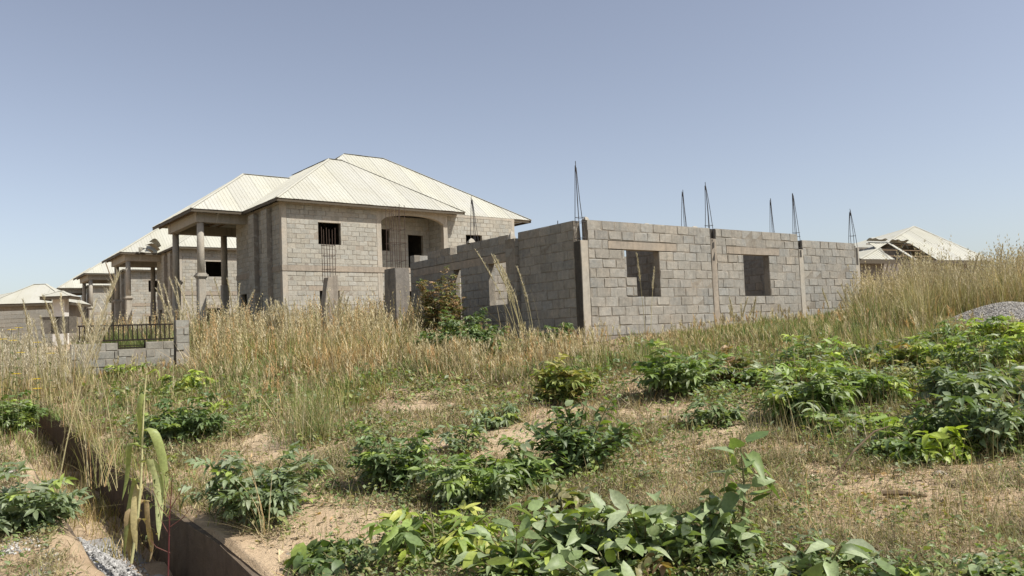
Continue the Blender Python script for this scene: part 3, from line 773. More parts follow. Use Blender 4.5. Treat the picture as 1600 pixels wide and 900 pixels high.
def right_bungalow():
    d = 46
    pk = at(1427, 354, d + 2); el = at(1343, 405, d); er = at(1552, 401, d + 6)
    z = float(zg(el[0], el[1])); dx, dy = er[0] - el[0], er[1] - el[1]
    yaw = math.atan2(dy, dx)
    root = empty('damaged_bungalow', (el[0], el[1], z), yaw, 'bungalow with a broken pale hipped roof beyond the tall grass on the right', 'house')
    L = math.hypot(dx, dy); E = el[2] - z; h = pk[2] - el[2]
    w = MB(); w.box(0.5, L - 0.5, 0.6, 7.4, -0.6, E - 0.05); w.build('wall', M['stained'], root)
    MB().box(0.2 * L, 0.6 * L, 2.3, 2.5, E - 0.3, E + h * 0.5).build('inner_wall', M['stained'], root)
    b = MB(); b.box(0, L, -0.02, 0.02, E - 0.25, E - 0.01); ro = b.build('roof', M['fascia'], root)
    # front slope with two missing bays between the sheets
    nv = np.array([-math.sin(yaw), math.cos(yaw), 0]); rr = ray(1427, 354)
    pk = EYE + rr * (((el - EYE) @ nv + 4.0) / (rr @ nv)); h = pk[2] - el[2]
    k = (pk[0] - el[0]) * math.cos(yaw) + (pk[1] - el[1]) * math.sin(yaw)
    apex = (k, 4.0, E + h); ap2 = (k + 0.2, 4.0, E + h)
    A = [np.array(v, float) for v in ((0, 0, E), (L * 0.62, 0, E), ap2, apex)]
    def on(x, t):     # point on the front plane
        return np.array([x, 4.0 * t, E + h * t])
    tq = 0.46; q0, q1, q2, q3 = 0.24 * L, 0.38 * L, 0.405 * L, 0.55 * L
    lft = lambda t: k * t
    rgt = lambda t: L - (L - k) * t
    faces = [[on(0, 0), on(q0, 0), on(q0, tq), on(lft(tq), tq)], [on(lft(tq), tq), on(rgt(tq), tq), (k + 0.04, 4, E + h), (k, 4, E + h)],
             [on(q1, 0), on(q2, 0), on(q2, tq), on(q1, tq)], [on(q3, 0), on(L, 0), on(rgt(tq), tq), on(q3, tq)]]
    roof_faces(ro, faces, 'roof_b', sheet=0.9, rib=0.3, seed=5)
    roof_faces(ro, [[(0, 8, E), (0, 0, E), apex], [(L, 0, E), (L, 8, E), ap2], [(L, 8, E), (0, 8, E), apex, ap2]], 'roof_b', sheet=0.9, rib=0.3, seed=8)
    ridge_cap(ro, [((0, 0, E), apex), ((L, 0, E), ap2)], 'roof_b')
    for x in np.arange(q0 - 0.2, q3 + 0.3, 0.4):
        MB().box(x, x + 0.07, 0.1, 2.0, E - 0.1, E - 0.02).build('rafter', M['timber'], ro)
    for z_ in (0.12, 0.28, 0.44):
        a = on(1.6, z_); MB().box(q0 - 0.2, q3 + 0.2, a[1] - 0.03, a[1] + 0.03, a[2] - 0.09, a[2] - 0.03).build('purlin', M['timber'], ro)
    # curled sheets over the holes
    for (x0, x1, t) in ((q0 + 0.1, q1 + 0.1, 0.5), (q2, q3 - 0.2, 0.48)):
        m = MB(); V = []
        for i in range(7):
            for j in range(5):
                x = x0 + (x1 - x0) * i / 6; q = j / 4
                a = on(x, t); V.append((x, a[1] - 0.45 * q, a[2] + 0.06 * math.sin(i * 1.9) * q + 0.16 * math.sin(2.6 * q)))
        m.add(V, [[i * 5 + j, i * 5 + j + 1, i * 5 + j + 6, i * 5 + j + 5] for i in range(6) for j in range(4)])
        o = m.build('curled_sheet', M['roof_b'], ro); o.color = (0.9, 0.9, 0.92, 1)
right_bungalow()

# ------------------------------------------------------------------ free standing column stubs
def stub(qx, qy, d, wx, wy, top_px, reb_px, yaw, label, broken=False, n=6, spread=0.2, tent=False):
    b = at(qx, qy, d); z = float(zg(b[0], b[1]))
    zt = at(qx, top_px, d)[2] - z; zr = at(qx, reb_px, d)[2] - z
    root = empty('concrete_column_stub', (b[0], b[1], z), yaw, label, 'column', 'unfinished column stubs in the grass')
    m = MB()
    if broken:
        nz = 7; V = []
        for i in range(nz):
            h = -0.3 + (zt + 0.3) * i / (nz - 1)
            c = max(0, (i - nz + 3) / 2) * 0.35
            ring = np.array([[-wx, -wy], [wx, -wy], [wx, wy], [-wx, wy]]) + rng.uniform(-0.012, 0.012, (4, 2))
            ring[0, 0] += c * wx * 2 * 0.8; ring[3, 0] += c * wx * 2 * 0.8
            V += [(p[0], p[1], h - (0.25 * c if j in (0, 3) else 0)) for j, p in enumerate(ring)]
        Q = [[i * 4 + j, i * 4 + (j + 1) % 4, i * 4 + 4 + (j + 1) % 4, i * 4 + 4 + j] for i in range(nz - 1) for j in range(4)] + [[(nz - 1) * 4 + j for j in range(4)]]
        m.add(V, Q)
    else:
        m.cbox(-wx, wx, -wy, wy, -0.3, zt, 0.02, 0.012)
    m.build('shaft', M['stained' if not broken else 'lintel'], root)
    xs = np.linspace(-spread, spread, max(n // 2, 1))
    for sx in xs:
        for sy in (-wy * 0.55, wy * 0.55):
            zz = zr + rng.uniform(-0.08, 0.05); wob = rng.uniform(-0.03, 0.03)
            MB().tube([(sx, sy, zt - 0.25), (sx + wob * 0.5, sy, (zt + zz) / 2), (sx + wob, sy, zz)], 0.011, 5).build('rebar', M['rust'], root)
    for k in (0.12, 0.4, 0.62):
        h = zt + (zr - zt) * k; a, b_ = spread + 0.02, wy * 0.55 + 0.02
        MB().tube([(-a, -b_, h), (a, -b_, h + 0.02), (a, b_, h), (-a, b_, h + 0.02), (-a, -b_, h)], 0.007, 4).build('stirrup', M['rust'], root)
stub(516, 505, 26.5, 0.24, 0.17, 430, 356, R(38), 'shorter broken concrete column stub with six bare bars in the dry grass', True, 6, 0.19)
stub(622, 505, 25.3, 0.26, 0.36, 420, 322, R(38), 'thick dark concrete column stub with tall bare bars beside the roofless building', False, 8, 0.24)

# ------------------------------------------------------------------ low fence with railing and pillar
def low_fence():
    b = at(283, 560, 25.0); z = float(zg(b[0], b[1]))
    yaw = R(34); root = empty('low_fence', (b[0], b[1], z), yaw, 'low block wall with rusty iron railing and a block pillar at its end', 'fence')
    def loc(qx, qy):
        r = ray(qx, qy); n_ = np.array([-math.sin(yaw), math.cos(yaw), 0]); k = ((b - EYE) @ n_) / (r @ n_); P = EYE + r * k
        return (P - b) @ np.array([math.cos(yaw), math.sin(yaw), 0]), P[2] - z
    W = Masonry(root, 'house')
    xl = loc(128, 540)[0]; xr = loc(272, 531)[0]; wt = loc(200, 535)[1]; pt = loc(283, 500)[1]
    xs0 = loc(184, 540)[0]; xs1 = loc(228, 540)[0]; lowt = loc(205, 545)[1]
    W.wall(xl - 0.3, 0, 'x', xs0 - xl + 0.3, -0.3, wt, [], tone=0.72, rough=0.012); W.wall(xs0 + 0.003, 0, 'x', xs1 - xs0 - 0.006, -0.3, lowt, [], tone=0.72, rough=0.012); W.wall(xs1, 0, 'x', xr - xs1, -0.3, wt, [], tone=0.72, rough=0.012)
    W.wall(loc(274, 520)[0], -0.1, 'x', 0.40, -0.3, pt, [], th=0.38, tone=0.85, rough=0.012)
    W.finish(300, 8)
    top = loc(200, 509)[1]
    for zz in (top, wt + 0.05):
        MB().box(xl - 0.1, xr, 0.085, 0.13, zz, zz + 0.045).build('rail', M['iron'], root)
    MB().box(xs0, xs1, 0.095, 0.125, wt - 0.11, wt - 0.085).build('rail', M['iron'], root)
    MB().box(xs0 - 0.1, xs1 + 0.1, 0.08, 0.14, lowt + 0.015, lowt + 0.055).build('rail', M['iron'], root)
    for x in (xs0 + 0.02, xs1 - 0.02): MB().box(x - 0.015, x + 0.015, 0.096, 0.124, lowt, wt + 0.05).build('bar', M['iron'], root)
    x = xl - 0.05
    while x < xr:
        MB().box(x - 0.016, x + 0.016, 0.092, 0.124, wt + 0.09, top + 0.004).build('bar', M['iron'], root); x += 0.132
low_fence()

# ------------------------------------------------------------------ plants: leaf shapes
def leaf_mesh(curl, fold, width, twist=0.0, tip=1.0):
    ys = [0.0, 0.16, 0.42, 0.72, 1.0]; ws = [0.0, 0.72, 1.0, 0.7, 0.0]
    V = [(0, 0, 0)]
    for y, w in zip(ys[1:4], ws[1:4]):
        h = w * width; zc = -curl * y * y + 0.12 * curl
        for s in (-1, 0, 1):
            V.append((s * h * math.cos(fold), y, zc + abs(s) * h * math.sin(fold) + s * twist * y * h))
    V.append((0, 1.0 * tip, -curl + 0.12 * curl))
    V = np.array(V)
    T = [[0, 2, 1], [0, 3, 2]]
    for r_ in (1, 4):
        T += [[r_, r_ + 1, r_ + 4], [r_, r_ + 4, r_ + 3], [r_ + 1, r_ + 2, r_ + 5], [r_ + 1, r_ + 5, r_ + 4]]
    T += [[7, 8, 10], [8, 9, 10]]
    return V, np.array(T)
LEAF_N = [leaf_mesh(0.25, 0.25, 0.21), leaf_mesh(0.45, 0.4, 0.23, 0.3), leaf_mesh(0.1, 0.15, 0.20, -0.3), leaf_mesh(0.7, 0.5, 0.22), leaf_mesh(-0.15, 0.3, 0.22, 0.2)]
LEAF_B = [leaf_mesh(0.25, 0.2, 0.30), leaf_mesh(0.5, 0.45, 0.32, 0.35), leaf_mesh(0.05, 0.12, 0.33, -0.3), leaf_mesh(0.8, 0.6, 0.30), leaf_mesh(-0.25, 0.35, 0.29, 0.3)]
LM_N = [mesh_np('leaf', V, [T], M['leaf_obj'], None, True) for V, T in LEAF_N]
LM_B = [mesh_np('leaf', V, [T], M['leaf_obj'], None, True) for V, T in LEAF_B]

GREENS = {
    'pale': [((0.265, 0.32, 0.165), 6), ((0.20, 0.26, 0.11), 4), ((0.33, 0.375, 0.225), 3), ((0.32, 0.38, 0.08), 2), ((0.14, 0.19, 0.075), 3)],
    'grey': [((0.19, 0.235, 0.125), 6), ((0.27, 0.31, 0.20), 3), ((0.215, 0.26, 0.145), 4), ((0.115, 0.16, 0.07), 4), ((0.27, 0.33, 0.09), 1), ((0.255, 0.285, 0.18), 2)],
    'dark': [((0.11, 0.16, 0.06), 6), ((0.155, 0.205, 0.09), 5), ((0.195, 0.235, 0.12), 3), ((0.24, 0.30, 0.075), 1)],
    'lime': [((0.32, 0.39, 0.07), 5), ((0.22, 0.29, 0.08), 4), ((0.145, 0.20, 0.075), 4), ((0.42, 0.43, 0.11), 2)],
    'mid': [((0.19, 0.25, 0.09), 6), ((0.27, 0.31, 0.18), 4), ((0.24, 0.32, 0.09), 4), ((0.12, 0.175, 0.06), 4), ((0.34, 0.39, 0.10), 2), ((0.23, 0.265, 0.14), 3)],
    'brown': [((0.28, 0.18, 0.10), 4), ((0.21, 0.19, 0.09), 4), ((0.14, 0.175, 0.065), 3), ((0.34, 0.24, 0.14), 2)],
    'olive': [((0.24, 0.27, 0.08), 5), ((0.32, 0.29, 0.10), 3), ((0.15, 0.20, 0.06), 4), ((0.35, 0.24, 0.10), 1)],
}
def pick_col(style, r_):
    cs, ws = zip(*GREENS[style]); ws = np.array(ws, float); ws /= ws.sum()
    return np.array(cs[r_.choice(len(cs), p=ws)])

def unit(v): return v / (np.linalg.norm(v) + 1e-9)
def grow(r_, rad, hgt, n_stem, leaf, pairs, style, simple, droop):
    """stem polylines and leaf placements (origin, direction, normal, length, colour)"""
    stems = []; leaves = []
    for k in range(n_stem):
        az = 2 * math.pi * (k + r_.uniform(-0.4, 0.4)) / n_stem + r_.uniform(0, 0.4)
        wild = r_.uniform() < 0.35; lsc = r_.uniform(0.7, 1.2)
        reach = rad * math.sqrt(r_.uniform(0.02, 1.0)) * (1.0 if wild else 0.78)
        top = hgt * (r_.uniform(0.7, 1.35) if wild else r_.uniform(0.35, 0.95)) * (1 - 0.45 * (reach / rad) ** 2)
        o = np.array([r_.uniform(-0.12, 0.12) * rad, r_.uniform(-0.12, 0.12) * rad, 0])
        end = np.array([math.cos(az) * reach, math.sin(az) * reach, top])
        mid = o * 0.5 + end * 0.45; mid[2] = top * 0.62
        ts = np.linspace(0, 1, 5)
        pts = [(1 - t) ** 2 * o + 2 * t * (1 - t) * mid + t * t * end for t in ts]
        stems.append(np.array(pts))
        nn = max(3, int(np.linalg.norm(end) / (leaf * (0.75 if not simple else 0.55))) + 1)
        for i in range(nn):
            t = 0.30 + 0.70 * (i + r_.uniform(0, 0.8)) / nn; t = min(t, 1.0)
            p = (1 - t) ** 2 * o + 2 * t * (1 - t) * mid + t * t * end
            phi = az + r_.normal(0, 0.9) + (math.pi * (i % 2) if simple else 0)
            el = r_.uniform(-0.1, 0.75)
            rd = np.array([math.cos(phi) * math.cos(el), math.sin(phi) * math.cos(el), math.sin(el)])
            base = pick_col(style, r_) * r_.uniform(0.85, 1.2)
            if simple:
                for s_ in (0, 1):
                    ph = phi + s_ * (math.pi + r_.normal(0, 0.4)); el = r_.uniform(-0.35, 0.7) - 0.3 * droop
                    d = np.array([math.cos(ph) * math.cos(el), math.sin(ph) * math.cos(el), math.sin(el)])
                    nrm = np.array([0, 0, 1.0]) + r_.normal(0, 0.35, 3)
                    leaves.append((p + d * 0.02, d, nrm, leaf * lsc * r_.uniform(0.6, 1.25), base * r_.uniform(0.8, 1.2)))
            else:
                npair = max(2, int(r_.integers(pairs[0], pairs[1] + 1)))
                q = p.copy(); step = leaf * 0.42
                for j in range(npair):
                    rd = unit(rd + np.array([0, 0, -0.04 - 0.22 * droop]))
                    q = q + rd * step
                    lat = unit(np.cross(rd, [0, 0, 1]))
                    sc = leaf * lsc * (0.75 + 0.3 * math.sin(math.pi * (j + 1) / (npair + 1))) * r_.uniform(0.85, 1.15)
                    for s_ in (-1, 1):
                        d = unit(rd * 0.45 + lat * s_ * 0.9 + np.array([0, 0, 0.12 - droop * r_.uniform(0.0, 1.2)]) + r_.normal(0, 0.2, 3))
                        nrm = np.array([0, 0, 1.0]) + lat * s_ * 0.3 + r_.normal(0, 0.4, 3)
                        leaves.append((q, d, nrm, sc, base * r_.uniform(0.85, 1.15)))
                leaves.append((q, unit(rd + r_.normal(0, 0.1, 3)), np.array([0, 0, 1.0]) + r_.normal(0, 0.2, 3), leaf, base * r_.uniform(0.9, 1.2)))
    return stems, leaves
def frame(d, nrm):
    d = unit(d); x = unit(np.cross(d, nrm)); z = np.cross(x, d)
    return np.column_stack([x, d, z])
SHRUBS = []
def shrub(label, qx, qy, wpx, hpx, style='grey', n_stem=14, leaf=0.11, pairs=(3, 5), simple=False, droop=0.25, single=False, cat='shrub', name='shrub', group=None, broad=False, seed=None, depth=None, zoff=0.0, limit=300):
    P = onground(qx, qy) if depth is None else at(qx, qy, depth)
    d = P[1]; z = float(zg(P[0], P[1])) + zoff
    rad = wpx / 2 * d / F_PX; hgt = hpx * d / F_PX
    r_ = np.random.default_rng(seed or int(qx * 7 + qy))
    root = empty(name, (P[0], P[1], z - 0.02), 0, label, cat, group)
    stems, leaves = grow(r_, rad, hgt, n_stem, leaf, pairs, style, simple, droop)
    m = MB()
    for s_ in stems: m.tube(s_, np.linspace(0.007, 0.003, 5) * (1.2 if single else 1.0), 4, False)
    so = m.build('stem', M['stem'], root); so.color = (0.13, 0.12, 0.05, 1)
    shapes = LEAF_B if broad else LEAF_N; protos = LM_B if broad else LM_N
    J = []; JT = []; JC = []; nv = 0
    leaves = sorted(leaves, key=lambda l: -l[3] * (1 + 0.5 * (l[0][2] / max(hgt, 0.01))))
    for i, (p, dr, nr, L, c) in enumerate(leaves):
        Fm = frame(dr, nr); k = int(r_.integers(0, 5))
        if p[2] + dr[2] * L < 0.0: p = p + np.array([0, 0, -(p[2] + dr[2] * L) + 0.01])
        if single and i < limit:
            o = link('leaf', protos[k], root)
            w = r_.uniform(0.85, 1.15)
            Mx = np.eye(4); Mx[:3, :3] = Fm * np.array([L * w, L, L])[None, :]; Mx[:3, 3] = p
            o.matrix_basis = Matrix(Mx.tolist()); o.color = (*[float(v) for v in c], 1)
        else:
            V, T = shapes[k]; J.append((V * L) @ Fm.T + p); JT.append(T + nv); nv += len(V); JC.append(np.tile(c, (len(V), 1)))
    if J: link('foliage', mesh_np('foliage', np.concatenate(J), [np.concatenate(JT)], M['leaf_attr'], np.concatenate(JC), True), root, 'stuff')
    SHRUBS.append((P[0], P[1], rad))
    return root

# near shrubs: every leaf is a part
shrub('low grey-green shrub on the bank right beside the drain edge', 405, 812, 215, 85, 'grey', 34, 0.095, (3, 4), single=True)
shrub('grey-green shrub at the left edge beside the pale gravel', 45, 830, 160, 85, 'grey', 24, 0.10, (3, 4), single=True)
shrub('small horizontal sprig of dark hanging leaves on bare sand', 530, 888, 90, 48, 'dark', 5, 0.17, (2, 2), single=True, droop=1.1, broad=True)
shrub('yellow-green shrub with long pinnate leaves over bare sand', 690, 868, 190, 85, 'lime', 10, 0.14, (3, 5), single=True, droop=0.7)
shrub('dark dense shrub left of the leafy patch in the middle', 618, 765, 140, 95, 'dark', 32, 0.09, (3, 4), single=True)
shrub('mid green spreading shrub between the dark shrub and the lime leaves', 760, 778, 220, 75, 'mid', 34, 0.10, (3, 5), single=True, droop=0.4)
shrub('lone upright seedling at the back of the leafy patch', 725, 705, 60, 70, 'grey', 6, 0.10, (3, 4), single=True)
shrub('dark round shrub standing alone on the pale ground in the middle', 905, 742, 200, 100, 'dark', 44, 0.10, (3, 4), single=True, simple=True, broad=True)
shrub('broad leaved shrub cut by the bottom edge near the lime shrub', 800, 915, 190, 90, 'pale', 15, 0.145, simple=True, single=True, broad=True, name='broad_leaved_shrub')
shrub('broad leaved shrub with glossy leaves at the middle of the bottom edge', 900, 885, 190, 105, 'pale', 17, 0.14, simple=True, single=True, broad=True, name='broad_leaved_shrub')
shrub('broad leaved shrub with a few brown leaves near the bottom edge', 1010, 885, 190, 105, 'pale', 17, 0.14, simple=True, single=True, broad=True, name='broad_leaved_shrub')
shrub('broad leaved shrub just below the upright leafy sapling', 1120, 880, 170, 100, 'pale', 18, 0.12, simple=True, single=True, broad=True, name='broad_leaved_shrub')
shrub('largest leaved low shrub at the very bottom of the photo, under the withered leaves', 960, 945, 260, 90, 'pale', 14, 0.165, simple=True, single=True, broad=True, name='broad_leaved_shrub')
def sapling(qx, qy, top):
    P = onground(qx, qy); z = float(zg(P[0], P[1])); H = at(qx, top, P[1])[2] - z
    root = empty('sapling', (P[0], P[1], z), 0, 'upright leafy sapling rising above the low shrubs', 'sapling')
    r_ = np.random.default_rng(77)
    line = lambda t: np.array([0.10 * t + 0.03 * math.sin(4 * t), 0.04 * t, H * t])
    o = MB().tube([line(t) for t in np.linspace(0, 1, 8)], np.linspace(0.010, 0.004, 8), 6, False).build('stem', M['stem'], root); o.color = (0.14, 0.13, 0.06, 1)
    for i in range(26):
        t = 0.42 + 0.56 * i / 25 if i < 22 else r_.uniform(0.1, 0.4)
        az = i * 2.399 + r_.normal(0, 0.3); el = r_.uniform(-0.25, 0.45) + (0.5 if t > 0.9 else 0)
        d = np.array([math.cos(az) * math.cos(el), math.sin(az) * math.cos(el), math.sin(el)])
        L = r_.uniform(0.13, 0.20) * (0.75 if t > 0.93 else 1); p = line(t); q = p + d * 0.05
        b = MB().tube([p, q], 0.0025, 4, False).build('leaf_stalk', M['stem'], root); b.color = (0.18, 0.20, 0.07, 1)
        o = link('leaf', LM_B[int(r_.integers(0, 5))], root); Fm = frame(d, np.array([0, 0, 1.0]) + r_.normal(0, 0.45, 3))
        Mx = np.eye(4); Mx[:3, :3] = Fm * L; Mx[:3, 3] = q; o.matrix_basis = Matrix(Mx.tolist())
        c = pick_col('pale' if i % 3 else 'mid', r_); o.color = (*[float(v) for v in c], 1)
sapling(1150, 868, 678)
shrub('brown withered shrub among the green broad leaves', 1015, 905, 100, 80, 'brown', 6, 0.12, (3, 4), single=True, droop=0.9, broad=True, name='withered_shrub')
shrub('small rusty seedling between the lone dark shrub and the broad leaves', 850, 800, 60, 65, 'brown', 4, 0.11, (3, 4), single=True, droop=0.6, broad=True, name='withered_shrub')
shrub('pale green low plant at the bottom edge under the sandy patch', 1275, 925, 190, 75, 'pale', 10, 0.15, simple=True, single=True, broad=True, name='low_plant', cat='plant')
shrub('low plant with round leaves right of the long grass stem', 1395, 935, 110, 50, 'pale', 6, 0.13, simple=True, single=True, broad=True, name='low_plant', cat='plant')
shrub('pale leafy plant in the bottom right corner', 1565, 915, 85, 60, 'pale', 5, 0.14, simple=True, single=True, broad=True, name='low_plant', cat='plant')
# middle distance shrubs
shrub('drooping shrub behind the leafy patch, left of the pale path', 780, 662, 75, 40, 'grey', 12, 0.11, (3, 5), droop=0.9)
shrub('small dark shrub alone on bare ground below the green bank', 1115, 668, 62, 42, 'dark', 14, 0.10, (3, 4))
shrub('green shrub on the bank below the first window', 1062, 618, 135, 68, 'mid', 34, 0.12, (3, 5))
shrub('light green shrub at the left end of the right thicket', 1265, 655, 150, 75, 'mid', 36, 0.115, (3, 5))
shrub('shrub with yellow leaves at the front of the right thicket', 1440, 712, 140, 72, 'lime', 22, 0.13, (3, 5), single=True, droop=0.7)
shrub('grey shrub at the right edge in front of the thicket', 1545, 700, 150, 85, 'grey', 34, 0.115, (3, 4))
thick = [(1215, 610, 110, 50, 'mid'), (1300, 610, 110, 50, 'lime'), (1365, 640, 120, 65, 'mid'), (1440, 630, 130, 70, 'olive'), (1510, 650, 130, 65, 'grey'), (1585, 640, 130, 75, 'grey'),
         (1400, 580, 110, 45, 'olive'), (1470, 580, 120, 45, 'lime'), (1545, 590, 120, 50, 'mid'), (1600, 575, 110, 60, 'lime'), (1340, 575, 100, 38, 'grey'), (1260, 575, 90, 35, 'mid'),
         (1555, 545, 100, 35, 'lime'), (1595, 535, 90, 38, 'mid'), (1480, 545, 90, 30, 'mid'), (1320, 680, 70, 40, 'mid')]
places = ['at its left end', 'with lime leaf tips near its left end', 'in its left half', 'olive and yellowish in its middle', 'right of its middle', 'at the right edge of the photo, knee high', 'olive, behind its middle', 'with lime leaves below the gravel heap',
          'below the foot of the gravel heap', 'with lime leaves at the right edge', 'grey, at the back left', 'smallest, nearest the block wall', 'beside the gravel heap with lime leaves', 'against the gravel heap at the right edge', 'in front of the tall dry grass left of the heap', 'small, in front of the left end']
for (a, b_, c, d, st), plc in zip(thick, places):
    shrub('shrub of the right thicket, ' + plc, a, b_, c * random.uniform(0.7, 1.0), d * random.uniform(0.75, 1.45), st, random.randint(13, 24), random.uniform(0.085, 0.14), (3, 5), group='shrubs of the right thicket')
shrub('light green shrub left of the dry grass tuft', 292, 615, 85, 38, 'lime', 12, 0.14, (4, 5), droop=0.8)
shrub('dark dense shrub between the drain and the dry grass', 292, 695, 130, 65, 'dark', 36, 0.10, (3, 4))
shrub('small yellow-green plant behind the withered maize stalk', 365, 650, 50, 40, 'lime', 4, 0.13, (4, 5), droop=0.9)
shrub('olive shrub under the corner of the roofless building', 880, 630, 100, 62, 'olive', 28, 0.11, (3, 5))
shrub('brown dry shrub beside the green shrub on the bank', 1145, 606, 75, 55, 'brown', 24, 0.10, (3, 4))
shrub('green shrub at the left edge above the drain', 15, 680, 95, 55, 'mid', 26, 0.11, (3, 5))
shrub('small green shrub below the iron railing', 245, 575, 65, 35, 'mid', 18, 0.12, (3, 5))
shrub('grassy green weed below the low block wall', 195, 590, 60, 30, 'lime', 10, 0.14, (3, 4))
shrub('dark bush growing against the shaded wall of the roofless building', 725, 548, 160, 66, 'dark', 56, 0.11, (3, 4), depth=18.2)
shrub('low dark bush between the wall bush and the stained corner column', 795, 556, 80, 34, 'dark', 24, 0.11, (3, 4), depth=17.6)
shrub('dark bush at the foot of the stained corner column', 868, 552, 80, 45, 'dark', 30, 0.10, (3, 4), depth=18.0)
shrub('brown dry bush climbing the far end of the shaded wall', 690, 520, 95, 105, 'brown', 70, 0.085, (3, 4), depth=22.0)

# ------------------------------------------------------------------ grass blades (vectorised)
class Grass:
    def __init__(s): s.V = []; s.T = []; s.C = []; s.n = 0
    def blades(s, base, az, L, w, lean, bend, col, seg=3, tipcol=None):
        """base (n,3); az azimuth; lean start angle off vertical; bend extra angle at the tip"""
        n = len(base)
        if n == 0: return
        V = np.zeros((n, seg * 2 + 1, 3), np.float32)
        hx, hy = np.cos(az), np.sin(az)
        sx, sy = -hy, hx
        ph = rng.uniform(-0.9, 0.9, n); c_, s_ = np.cos(ph), np.sin(ph)
        sx, sy = sx * c_ - sy * s_, sx * s_ + sy * c_
        p = base.astype(np.float64).copy(); ang = lean.copy()
        for k in range(seg + 1):
            f = k / seg; ww = w * (1 - f) ** 0.6 * 0.5
            if k < seg:
                V[:, 2 * k, 0] = p[:, 0] - sx * ww; V[:, 2 * k, 1] = p[:, 1] - sy * ww; V[:, 2 * k, 2] = p[:, 2]
                V[:, 2 * k + 1, 0] = p[:, 0] + sx * ww; V[:, 2 * k + 1, 1] = p[:, 1] + sy * ww; V[:, 2 * k + 1, 2] = p[:, 2]
            else: V[:, 2 * k] = p
            st = L / seg
            p[:, 0] += hx * np.sin(ang) * st; p[:, 1] += hy * np.sin(ang) * st; p[:, 2] += np.cos(ang) * st
            ang = ang + bend / seg * (0.6 + 0.8 * f)
        m = seg * 2 + 1; T = []
        for k in range(seg - 1): T += [[2 * k, 2 * k + 1, 2 * k + 3], [2 * k, 2 * k + 3, 2 * k + 2]]
        T.append([2 * seg - 2, 2 * seg - 1, 2 * seg])
        T = np.array(T)
        TT = (np.arange(n)[:, None, None] * m + T[None]).reshape(-1, 3) + s.n
        C = np.repeat(col[:, None, :], m, 1)
        if tipcol is not None:
            f = np.linspace(0, 1, m)[None, :, None]; C = C * (1 - f) + tipcol[:, None, :] * f
        s.V.append(V.reshape(-1, 3)); s.T.append(TT); s.C.append(C.reshape(-1, 3)); s.n += n * m
    def mesh(s, name):
        return mesh_np(name, np.concatenate(s.V), [np.concatenate(s.T)], M['grass'], np.concatenate(s.C))
    def build(s, name, parent=None, kind=None):
        return link(name, s.mesh(name), parent, kind)
STRAW = np.array([[0.54, 0.45, 0.27], [0.44, 0.36, 0.20], [0.62, 0.54, 0.36], [0.31, 0.25, 0.14], [0.50, 0.43, 0.24], [0.54, 0.36, 0.18]])
DRY = np.array([[0.27, 0.215, 0.135], [0.35, 0.285, 0.18], [0.19, 0.15, 0.095], [0.43, 0.36, 0.24], [0.20, 0.19, 0.09], [0.26, 0.18, 0.11]])
OLIVE = np.array([[0.25, 0.25, 0.09], [0.33, 0.30, 0.13], [0.19, 0.205, 0.075], [0.41, 0.35, 0.17]])
GREEN = np.array([[0.135, 0.20, 0.055], [0.19, 0.26, 0.08], [0.10, 0.15, 0.045], [0.27, 0.30, 0.11]])
def pal(P_, n, var=0.15):
    c = P_[rng.integers(0, len(P_), n)]
    return c * rng.uniform(1 - var, 1 + var, (n, 1))
def noise2(x, y, f):
    return 0.5 + 0.25 * (np.sin(f * 1.3 * x + 1.7 * np.sin(f * 0.7 * y)) + np.sin(f * 1.1 * y + 1.3 + 1.9 * np.sin(f * 0.6 * x + 0.5)))

def ground_pts_px(n, x0, x1, y0, y1):
    """points on the ground spread evenly over a region of the view, by marching rays"""
    qx = rng.uniform(x0, x1, n); qy = rng.uniform(y0, y1, n)
    r = FWD[None] + RT[None] * ((qx - 800) / F_PX)[:, None] - UP[None] * ((qy - 450) / F_PX)[:, None]
    r = r / r[:, 1:2]
    t = np.full(n, 3.0); done = np.zeros(n, bool); step = np.full(n, 0.25)
    for i in range(220):
        P = EYE + r * t[:, None]
        below = P[:, 2] < zg(P[:, 0], P[:, 1])
        done |= below
        t = np.where(done, t, t + np.maximum(0.12, t * 0.015))
    P = EYE + r * t[:, None]
    ok = done & (t < 45)
    P[:, 2] = zg(P[:, 0], P[:, 1])
    return P[ok], qx[ok], qy[ok]
PITS = [(480, 812, 120, 42), (430, 868, 110, 40), (810, 684, 85, 22), (560, 850, 90, 30), (1400, 765, 150, 36), (1060, 648, 110, 16), (760, 880, 110, 25), (1290, 745, 60, 22),
        (650, 700, 40, 18), (1580, 780, 60, 25), (420, 700, 60, 16), (1230, 705, 70, 14), (870, 650, 60, 14), (640, 640, 60, 12)]
def bare(qx, qy):
    b = np.zeros(len(qx)); qx = qx + 14 * np.sin(qy * 0.21 + qx * 0.05) + 9 * np.sin(qx * 0.13); qy = qy + 5 * np.sin(qx * 0.11) + 4 * np.sin(qx * 0.041 + 2)
    for (cx, cy, rx, ry) in PITS:
        b = np.maximum(b, np.exp(-(((qx - cx) / rx) ** 2 + ((qy - cy) / ry) ** 2) ** 1.5))
    return b
def in_building(x, y):
    dx, dy = x - C0[0], y - C0[1]
    s_ = dx * math.cos(YF) + dy * math.sin(YF); t_ = -dx * math.sin(YF) + dy * math.cos(YF)
    inside = (s_ > -0.15) & (s_ < 12.6) & (t_ > -0.15) & (t_ < 9.1)
    dx, dy = x - C1[0], y - C1[1]
    s_ = dx * math.cos(Y1) + dy * math.sin(Y1); t_ = -dx * math.sin(Y1) + dy * math.cos(Y1)
    return inside | ((s_ > -0.3) & (s_ < 15) & (t_ > -0.1) & (t_ < 13))
def in_drain(x, y):
    a, p = ap(x, y); return (p > -1.0) & (p < 0.2)

